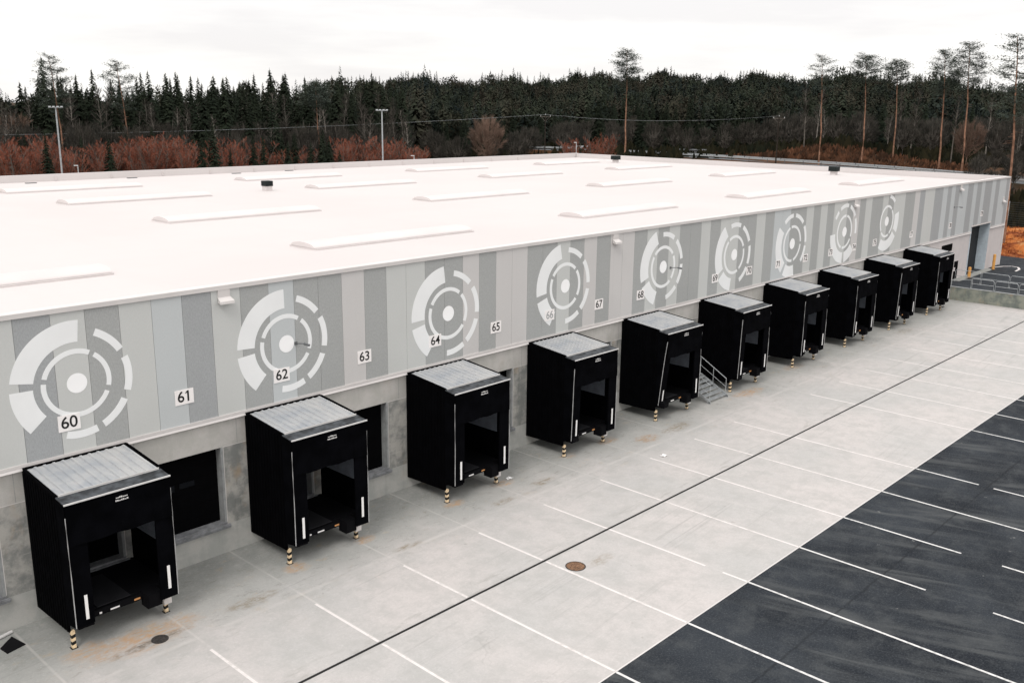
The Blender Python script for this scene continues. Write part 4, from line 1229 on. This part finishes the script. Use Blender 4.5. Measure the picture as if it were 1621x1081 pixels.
def pine_mesh(seed, H, crown=.38, wide=2.6, nbr=26, lean=0.0):
    rnd = random.Random(seed); tk, cw = MB(), MB()
    P = [Vector((lean*H*t*t+rnd.uniform(-.08,.08), rnd.uniform(-.08,.08), H*.985*t-.5*(t == 0))) for t in [k/9 for k in range(10)]]
    tk.tube(P, .0085*H, 7, r1=.04)
    def pt(t):
        f = min(8.999, max(0, t*9)); k = int(f); return P[k]+(P[k+1]-P[k])*(f-k)
    def clump(c, s):
        for j in range(60):
            o = Vector((rnd.gauss(0,1)*s, rnd.gauss(0,1)*s, rnd.gauss(0,.36)*s))
            d = Vector((rnd.uniform(-1,1), rnd.uniform(-1,1), rnd.uniform(-.25,.4))).normalized()*s*rnd.uniform(.4,.8)
            u = d.cross(Vector((rnd.uniform(-1,1), rnd.uniform(-1,1), 1))).normalized()*s*.13
            cw.add([c+o-u, c+o+u, c+o+d], [(0,1,2)])
    for i in range(nbr):
        t = 1-crown*(i/nbr)**.9
        p = pt(t); a = i*2.399+rnd.uniform(-.5,.5)
        prof = math.sin(math.pi*min(1, (1-t)/crown*.72+.07))
        L = wide*.86*prof*rnd.uniform(.55, 1.15)+.35
        d = Vector((math.cos(a), math.sin(a), rnd.uniform(-.15,.55)))
        q = p+d*L*.6+Vector((0,0,-.03*L)); q2 = p+d*L+Vector((0,0,.10*L))
        cw.tube([p, q, q2], .045, 4, r1=.015)
        clump(q2, .34+L*.10); clump(q, .26+L*.07)
        if L > 1.6: clump(p+d*L*.8+Vector((rnd.uniform(-.5,.5), rnd.uniform(-.5,.5), 0)), .32)
    clump(pt(1), .35); clump(pt(.97), .3)
    for i in range(7):   # dead stubs
        t = rnd.uniform(.45, 1-crown); p = pt(t); a = rnd.uniform(0, 6.28)
        tk.tube([p, p+Vector((math.cos(a), math.sin(a), -.1))*rnd.uniform(.4, 1.1)], .02, 3, r1=.01)
    return tk, cw

def in_roof_shadow(az, r, ztop):
    return False

def where(az):
    for lo, w in ((69.2,'at the left edge of the picture'),(66.6,'behind the left floodlight mast'),(63.4,'around the broad reddish pine at the left'),(60.0,'right of the broad reddish pine'),(57.4,'left of the two highest spruce tips'),(55.2,'under the two highest spruce tips'),(52.6,'beside the pale orange trunked pine'),(49.6,'behind the second floodlight mast'),(46.2,'left of the large tan tree'),(42.6,'around the large tan tree'),(39.6,'behind the left power pole'),(37.4,'left of the lone centre pine'),(34.6,'right of the lone centre pine'),(31.0,'behind the white roadside shed'),(28.0,'left of the right hand power pole'),(25.0,'around the leftmost right hand pine'),(22.8,'around the second right hand pine'),(20.6,'around the third right hand pine'),(17.4,'around the two touching pines'),(0,'beyond the rightmost pine')):
        if az >= lo: return w
def plant(name, parts, x, y, rz, sc, label, cat, group):
    """parts: list of (part name, mesh data)"""
    z = height(x, y)
    e = empty(name, (x, y, z), rz)
    e.scale = (sc, sc, sc)
    for pn, me in parts:
        o = bpy.data.objects.new(pn, me); COL.objects.link(o); o.parent = e
    if '%' in label: label = label % where(math.degrees(math.atan2(y-CY, x-CX)))
    tag(e, label, cat, group)
    return e
def mk(mb, name, mat, smooth=False):
    me = bpy.data.meshes.new(name); me.from_pydata(mb.v, [], mb.f); me.materials.append(mat); me.update(); return me

SPR = []
for s in range(6):
    H = [20, 22, 18, 21, 19, 23][s]
    c_, t_ = spruce_mesh(100+s, H, [3.3, 2.8, 3.0, 3.6, 2.5, 3.1][s], 230)
    SPR.append((H, [('crown', mk(c_, 'spruce_crown', M['spruce'])), ('trunk', mk(t_, 'spruce_trunk', M['bark_dark']))]))
BIR = []
for s in range(5):
    H = [17, 19, 16, 18, 15][s]
    t_, c_ = bare_mesh(200+s, H, 3.0, 60, 30, .34, 1, .05)
    BIR.append((H, [('trunk', mk(t_, 'birch_trunk', M['birch'] if s % 2 == 0 else M['bark_grey'])), ('crown', mk(c_, 'birch_twigs', M['twig_grey']))]))
RED = []
for s in range(5):
    t_, c_ = bare_mesh(300+s, 8.6, 2.1, 130, 40, .10, 9, .04)
    RED.append((8.0, [('stems', mk(t_, 'bush_stems', M['bark_grey'])), ('crown', mk(c_, 'bush_twigs', M['twig_red']))]))
GRY = []
for s in range(4):
    t_, c_ = bare_mesh(400+s, 10.0, 3.6, 100, 34, .22, 1, .05, True)
    GRY.append((11.0, [('stems', mk(t_, 'tree_stems', M['bark_grey'])), ('crown', mk(c_, 'tree_twigs', M['twig_grey']))]))
t_, c_ = bare_mesh(450, 14.0, 4.6, 150, 60, .30, 1, .045, True)
TAN = (15.0, [('stems', mk(t_, 'tan_tree_stems', M['twig_tan'])), ('crown', mk(c_, 'tan_tree_twigs', M['twig_tan']))])

rnd = random.Random(77)
def rz(): return rnd.uniform(0, 6.283)
taken = []
def free(x, y, d):
    for a, b in taken:
        if (a-x)**2+(b-y)**2 < d*d: return False
    taken.append((x, y)); return True
def scatter(n, az0, az1, r0, r1, d, fn):
    c = 0; tries = 0
    while c < n and tries < n*40:
        tries += 1
        az = rnd.uniform(az0, az1); r = math.sqrt(rnd.uniform(r0*r0, r1*r1))
        x, y = pol(az, r)
        if free(x, y, d): fn(az, r, x, y); c += 1

# big single pines -----------------------------------------------------
def big_pine(azt, elt, azb, r, crown, wide, seed, label, group='tall bare trunked pines standing above the forest', nbr=46):
    x, y = pol(azb, r); z = height(x, y)
    H = CZ+r*math.tan(R(elt))-z
    tx, ty = pol(azt, r)
    off = Vector((tx-x, ty-y, 0)).length; ang = math.atan2(ty-y, tx-x)
    t_, c_ = pine_mesh(seed, H, crown, wide, nbr, off/H)
    e = empty('pine_tree', (x, y, z), ang)
    t_.build('trunk', M['bark_pine'], e); c_.build('crown', M['pine'], e)
    tag(e, label, 'pine tree', group); taken.append((x, y))
big_pine(68.2, 2.36, 67.9, 205, .42, 3.0, 1, 'tall pine rising highest over the forest at the far left')
big_pine(64.95, 2.2, 64.6, 212, .40, 3.2, 2, 'broad pine with reddish trunk right of the far left pine', nbr=34)
big_pine(54.45, 1.25, 54.35, 205, .25, 3.2, 3, 'pine with pale orange trunk in front of the dark spruces left of centre')
big_pine(36.6, 3.3, 36.5, 200, .30, 2.9, 4, 'lone thin pine standing alone above the hillside at the centre')
big_pine(25.9, 2.97, 25.55, 214, .30, 3.2, 5, 'sparse pale crowned pine, leftmost of the right hand group', nbr=20)
big_pine(23.6, 3.02, 23.3, 220, .26, 3.0, 6, 'dark crowned pine, second of the right hand group')
big_pine(22.0, 2.72, 21.7, 226, .22, 2.4, 7, 'slim small crowned pine, third of the right hand group')
big_pine(19.7, 3.25, 19.35, 205, .36, 2.6, 8, 'pine with a narrow crown touching its taller neighbour')
big_pine(18.55, 3.58, 18.2, 200, .34, 3.1, 9, 'taller of the two touching pines at the right')
big_pine(16.35, 4.0, 15.72, 127, .40, 2.2, 10, 'nearest pine at the right edge beside the warehouse corner', nbr=34)
x, y = pol(44.6, 236)
taken.append((x, y))
plant('bare_tree', TAN[1], x, y, 1.0, .98, 'large pinkish tan leafless tree with a rounded crown left of centre', 'bare tree', None)
x, y = pol(18.0, 226)
plant('bare_tree', TAN[1], x, y, 2.0, .72, 'smaller pinkish tan leafless tree behind the two touching pines', 'bare tree', None)

# red bushes in front of the left forest
def put_red(az, r, x, y):
    H, pr = rnd.choice(RED)
    plant('red_bush', pr, x, y, rz(), rnd.uniform(.85, 1.2), 'rusty red leafless bush behind the roof, %s', 'bush', 'rusty red leafless bushes behind the roof')
scatter(58, 61.5, 75, 174, 200, 2.6, put_red)
scatter(10, 55, 62, 180, 198, 3.0, put_red)
scatter(24, 48.4, 53.2, 182, 198, 3.2, put_red)
scatter(5, 37.0, 41.5, 170, 180, 4, lambda az, r, x, y: plant('red_bush', RED[0][1], x, y, rz(), .85, 'rusty red leafless bush behind the roof, %s', 'bush', 'rusty red leafless bushes behind the roof'))

# spruces, left forest
def put_spruce(lo, hi, lab, grp):
    def f(az, r, x, y):
        H, pr = rnd.choice(SPR)
        e = plant('spruce_tree', pr, x, y, rz(), rnd.uniform(lo, hi), lab, 'spruce', grp)
    return f
sl = put_spruce(.85, 1.08, 'dark green spruce in the dense forest %s', 'spruces of the left forest')
# skyline accents: the ones that stand out above their neighbours
for az, el, r in ((66.2,1.75,235),(67.0,1.45,240),(63.4,1.72,240),(62.5,1.65,250),(60.0,1.55,240),(59.3,1.5,246),(56.95,1.95,240),(56.1,1.75,243),(53.2,1.35,236),(52.4,1.05,240),(58.1,1.35,250),(69.7,1.0,240),(61.2,1.5,252),(53.9,1.3,250),(51.6,1.3,244)):
    x, y = pol(az, r); z = height(x, y); Ht = CZ+r*math.tan(R(el))-z
    H, pr = rnd.choice(SPR); taken.append((x, y))
    plant('spruce_tree', pr, x, y, rz(), Ht/H, 'dark pointed spruce rising above the skyline %s', 'spruce', 'spruces rising above the left skyline')
scatter(140, 49.5, 69.6, 214, 300, 4.2, sl)
scatter(44, 53, 71, 172, 212, 4.0, put_spruce(.38, .60, 'young dark spruce at the forest edge %s', 'young spruces at the forest edge'))
scatter(70, 49, 74, 200, 246, 3.2, lambda az, r, x, y: plant('birch_tree', (lambda q: q[1])(rnd.choice(BIR)), x, y, rz(), rnd.uniform(.8, 1.1), 'pale trunked leafless birch %s', 'birch', 'leafless birches of the left forest'))
scatter(60, 49.5, 70, 202, 232, 3.4, lambda az, r, x, y: plant('bare_tree', rnd.choice(GRY)[1], x, y, rz(), rnd.uniform(1.0, 1.3), 'grey brown leafless tree in the left forest %s', 'bare tree', 'leafless trees of the left forest'))
scatter(16, 69.5, 75, 205, 250, 4, lambda az, r, x, y: plant('bare_tree', TAN[1], x, y, rz(), rnd.uniform(.85, 1.0), 'rusty brown leafless tree at the far left edge of the picture', 'bare tree', 'rusty trees at the far left edge'))
# centre: lower belt before the hillside
scatter(34, 28, 49, 236, 318, 6.5, lambda az, r, x, y: plant('bare_tree', rnd.choice(GRY)[1], x, y, rz(), rnd.uniform(.7, 1.0), 'grey leafless rounded tree %s', 'bare tree', 'grey leafless trees below the hillside'))
scatter(60, 28, 49.5, 250, 345, 6.0, put_spruce(.42, .72, 'small dark spruce below the hillside forest %s', 'small spruces below the hillside'))
# right: brown and grey bare wood behind the pines
scatter(46, 12, 28, 238, 320, 6.0, lambda az, r, x, y: plant('bare_tree', rnd.choice(GRY)[1], x, y, rz(), rnd.uniform(.85, 1.15), 'grey brown leafless tree %s', 'bare tree', 'leafless trees behind the right hand pines'))
scatter(12, 12, 28, 232, 262, 6.0, lambda az, r, x, y: plant('birch_tree', rnd.choice(BIR)[1], x, y, rz(), rnd.uniform(.7, .9), 'slim pale trunked birch %s', 'birch', 'birches among the right hand pines'))
scatter(50, 11, 28, 270, 350, 6.0, put_spruce(.5, .78, 'dark spruce in the right hand wood %s', 'spruces behind the right hand pines'))
scatter(14, 12.5, 17.5, 140, 215, 5.0, lambda az, r, x, y: plant('bare_tree', rnd.choice(GRY)[1], x, y, rz(), rnd.uniform(.5, .75), 'low dark leafless tree beyond the rusty bank', 'bare tree', 'low leafless trees beyond the bank'))

# the far wooded hillside, one mass --------------------------------------
rng = np.random.default_rng(5)
temps = []
for s in range(7):
    c_, _ = spruce_mesh(700+s, [15,16,14.5,16,17,14,15.5][s], [3.3,3.0,3.1,3.6,2.9,3.2,2.8][s], 64, False, .62)
    V = np.array([tuple(v) for v in c_.v]); F = [f for f in c_.f]
    tri = []
    for f in F: tri.append(f[:3])
    temps.append((V, np.array(tri)))
for s in range(2):      # two rounded crowns mixed into the mass
    rr = random.Random(900+s); c_ = MB()
    for i in range(150):
        v = Vector((rr.gauss(0,1), rr.gauss(0,1), rr.gauss(0,1))).normalized()*rr.uniform(.7, 1.0)
        c0 = Vector((v.x*3.4, v.y*3.4, 9.5+v.z*4.6)); u = Vector((rr.uniform(-1,1), rr.uniform(-1,1), rr.uniform(-1,1))).normalized()
        w = u.cross(v).normalized()*rr.uniform(.4, .9); u = u*rr.uniform(.4, .9)
        c_.add([c0-u, c0+w, c0+u+v*.5], [(0,1,2)])
    temps.append((np.array([tuple(v) for v in c_.v]), np.array([f[:3] for f in c_.f])))
VV, FF, base = [], [], 0
def mass(n, az0, az1, r0, r1, lo, hi):
    global base
    A = rng.uniform(az0, az1, n); Rr = np.sqrt(rng.uniform(r0**2, r1**2, n))
    for a, r in zip(A, Rr):
        x, y = pol(a, r); z = height(x, y)
        V, F = temps[rng.integers(len(temps)) if rng.random() > .16 else rng.integers(-2, 0)]
        s = rng.uniform(lo, hi)*(1+.10*math.sin(a*1.31+1)+.07*math.sin(a*3.7+r*.01)); sz = s*rng.uniform(.86, 1.14)*(1.18 if rng.random() < .06 else 1); th = rng.uniform(0, 6.283)
        c, q = math.cos(th), math.sin(th)
        P = np.stack([(V[:,0]*c-V[:,1]*q)*s+x, (V[:,0]*q+V[:,1]*c)*s+y, V[:,2]*sz+z-.3], 1)
        VV.append(P); FF.append(F+base); base += len(V)
mass(2300, 6, 50, 335, 480, .85, 1.05)
mass(2600, 6, 52, 470, 690, .92, 1.10)
mass(900, 48, 84, 290, 420, .85, 1.15)
mass(500, 48, 84, 420, 640, .9, 1.2)
VV = np.concatenate(VV).astype(np.float32); FF = np.concatenate(FF).astype(np.int32)
me = bpy.data.meshes.new('far_forest')
me.vertices.add(len(VV)); me.vertices.foreach_set('co', VV.ravel())
me.loops.add(len(FF)*3); me.loops.foreach_set('vertex_index', FF.ravel())
me.polygons.add(len(FF)); me.polygons.foreach_set('loop_start', np.arange(0, len(FF)*3, 3, dtype=np.int32))
me.update(calc_edges=True); me.materials.append(M['spruce_far'])
ff = bpy.data.objects.new('far_forest', me); COL.objects.link(ff)
tag(ff, 'dense dark spruce forest covering the far hillside', 'forest', kind='stuff')

# undergrowth filling the forest foot -------------------------------------
rnd = random.Random(9)
m = MB()
for i in range(9000):
    az = rnd.uniform(10, 76); r = rnd.uniform(196, 345)
    if az < 36 and r < 232: continue
    x, y = pol(az, r); z = height(x, y); s = rnd.uniform(.8, 2.6)
    for k in range(3):
        a = rnd.uniform(0, 6.28); w = rnd.uniform(.3, .8)*s; ox, oy = rnd.uniform(-1,1)*s, rnd.uniform(-1,1)*s
        m.add([(x+ox-w*math.cos(a), y+oy-w*math.sin(a), z-.1), (x+ox+w*math.cos(a), y+oy+w*math.sin(a), z-.1), (x+ox+rnd.uniform(-.6,.6), y+oy, z+s*rnd.uniform(.7,1.4))], [(0,1,2)])
tag(m.build('undergrowth', M['scrub']), 'low dark brush filling the forest floor between the trees', 'undergrowth', kind='stuff')
m = MB()
for i in range(5200):
    az = rnd.uniform(17.5, 31.5)
    rp = 192+48*(az-18.9)/15
    r = rp+5+rnd.random()**1.5*34
    x, y = pol(az, r); z = height(x, y); s = rnd.uniform(.3, 1.3)
    a = rnd.uniform(0, 6.28); w = rnd.uniform(.3, .8)*s
    m.add([(x-w*math.cos(a), y-w*math.sin(a), z-.1), (x+w*math.cos(a), y+w*math.sin(a), z-.1), (x+rnd.uniform(-.4,.4), y, z+s)], [(0,1,2)])
tag(m.build('heather', mat_leaf('heather', (0.15, 0.070, 0.040), (0.045, 0.027, 0.018), False, 0.45)), 'rusty orange heather and grass on the slope under the pines', 'grass', kind='stuff')
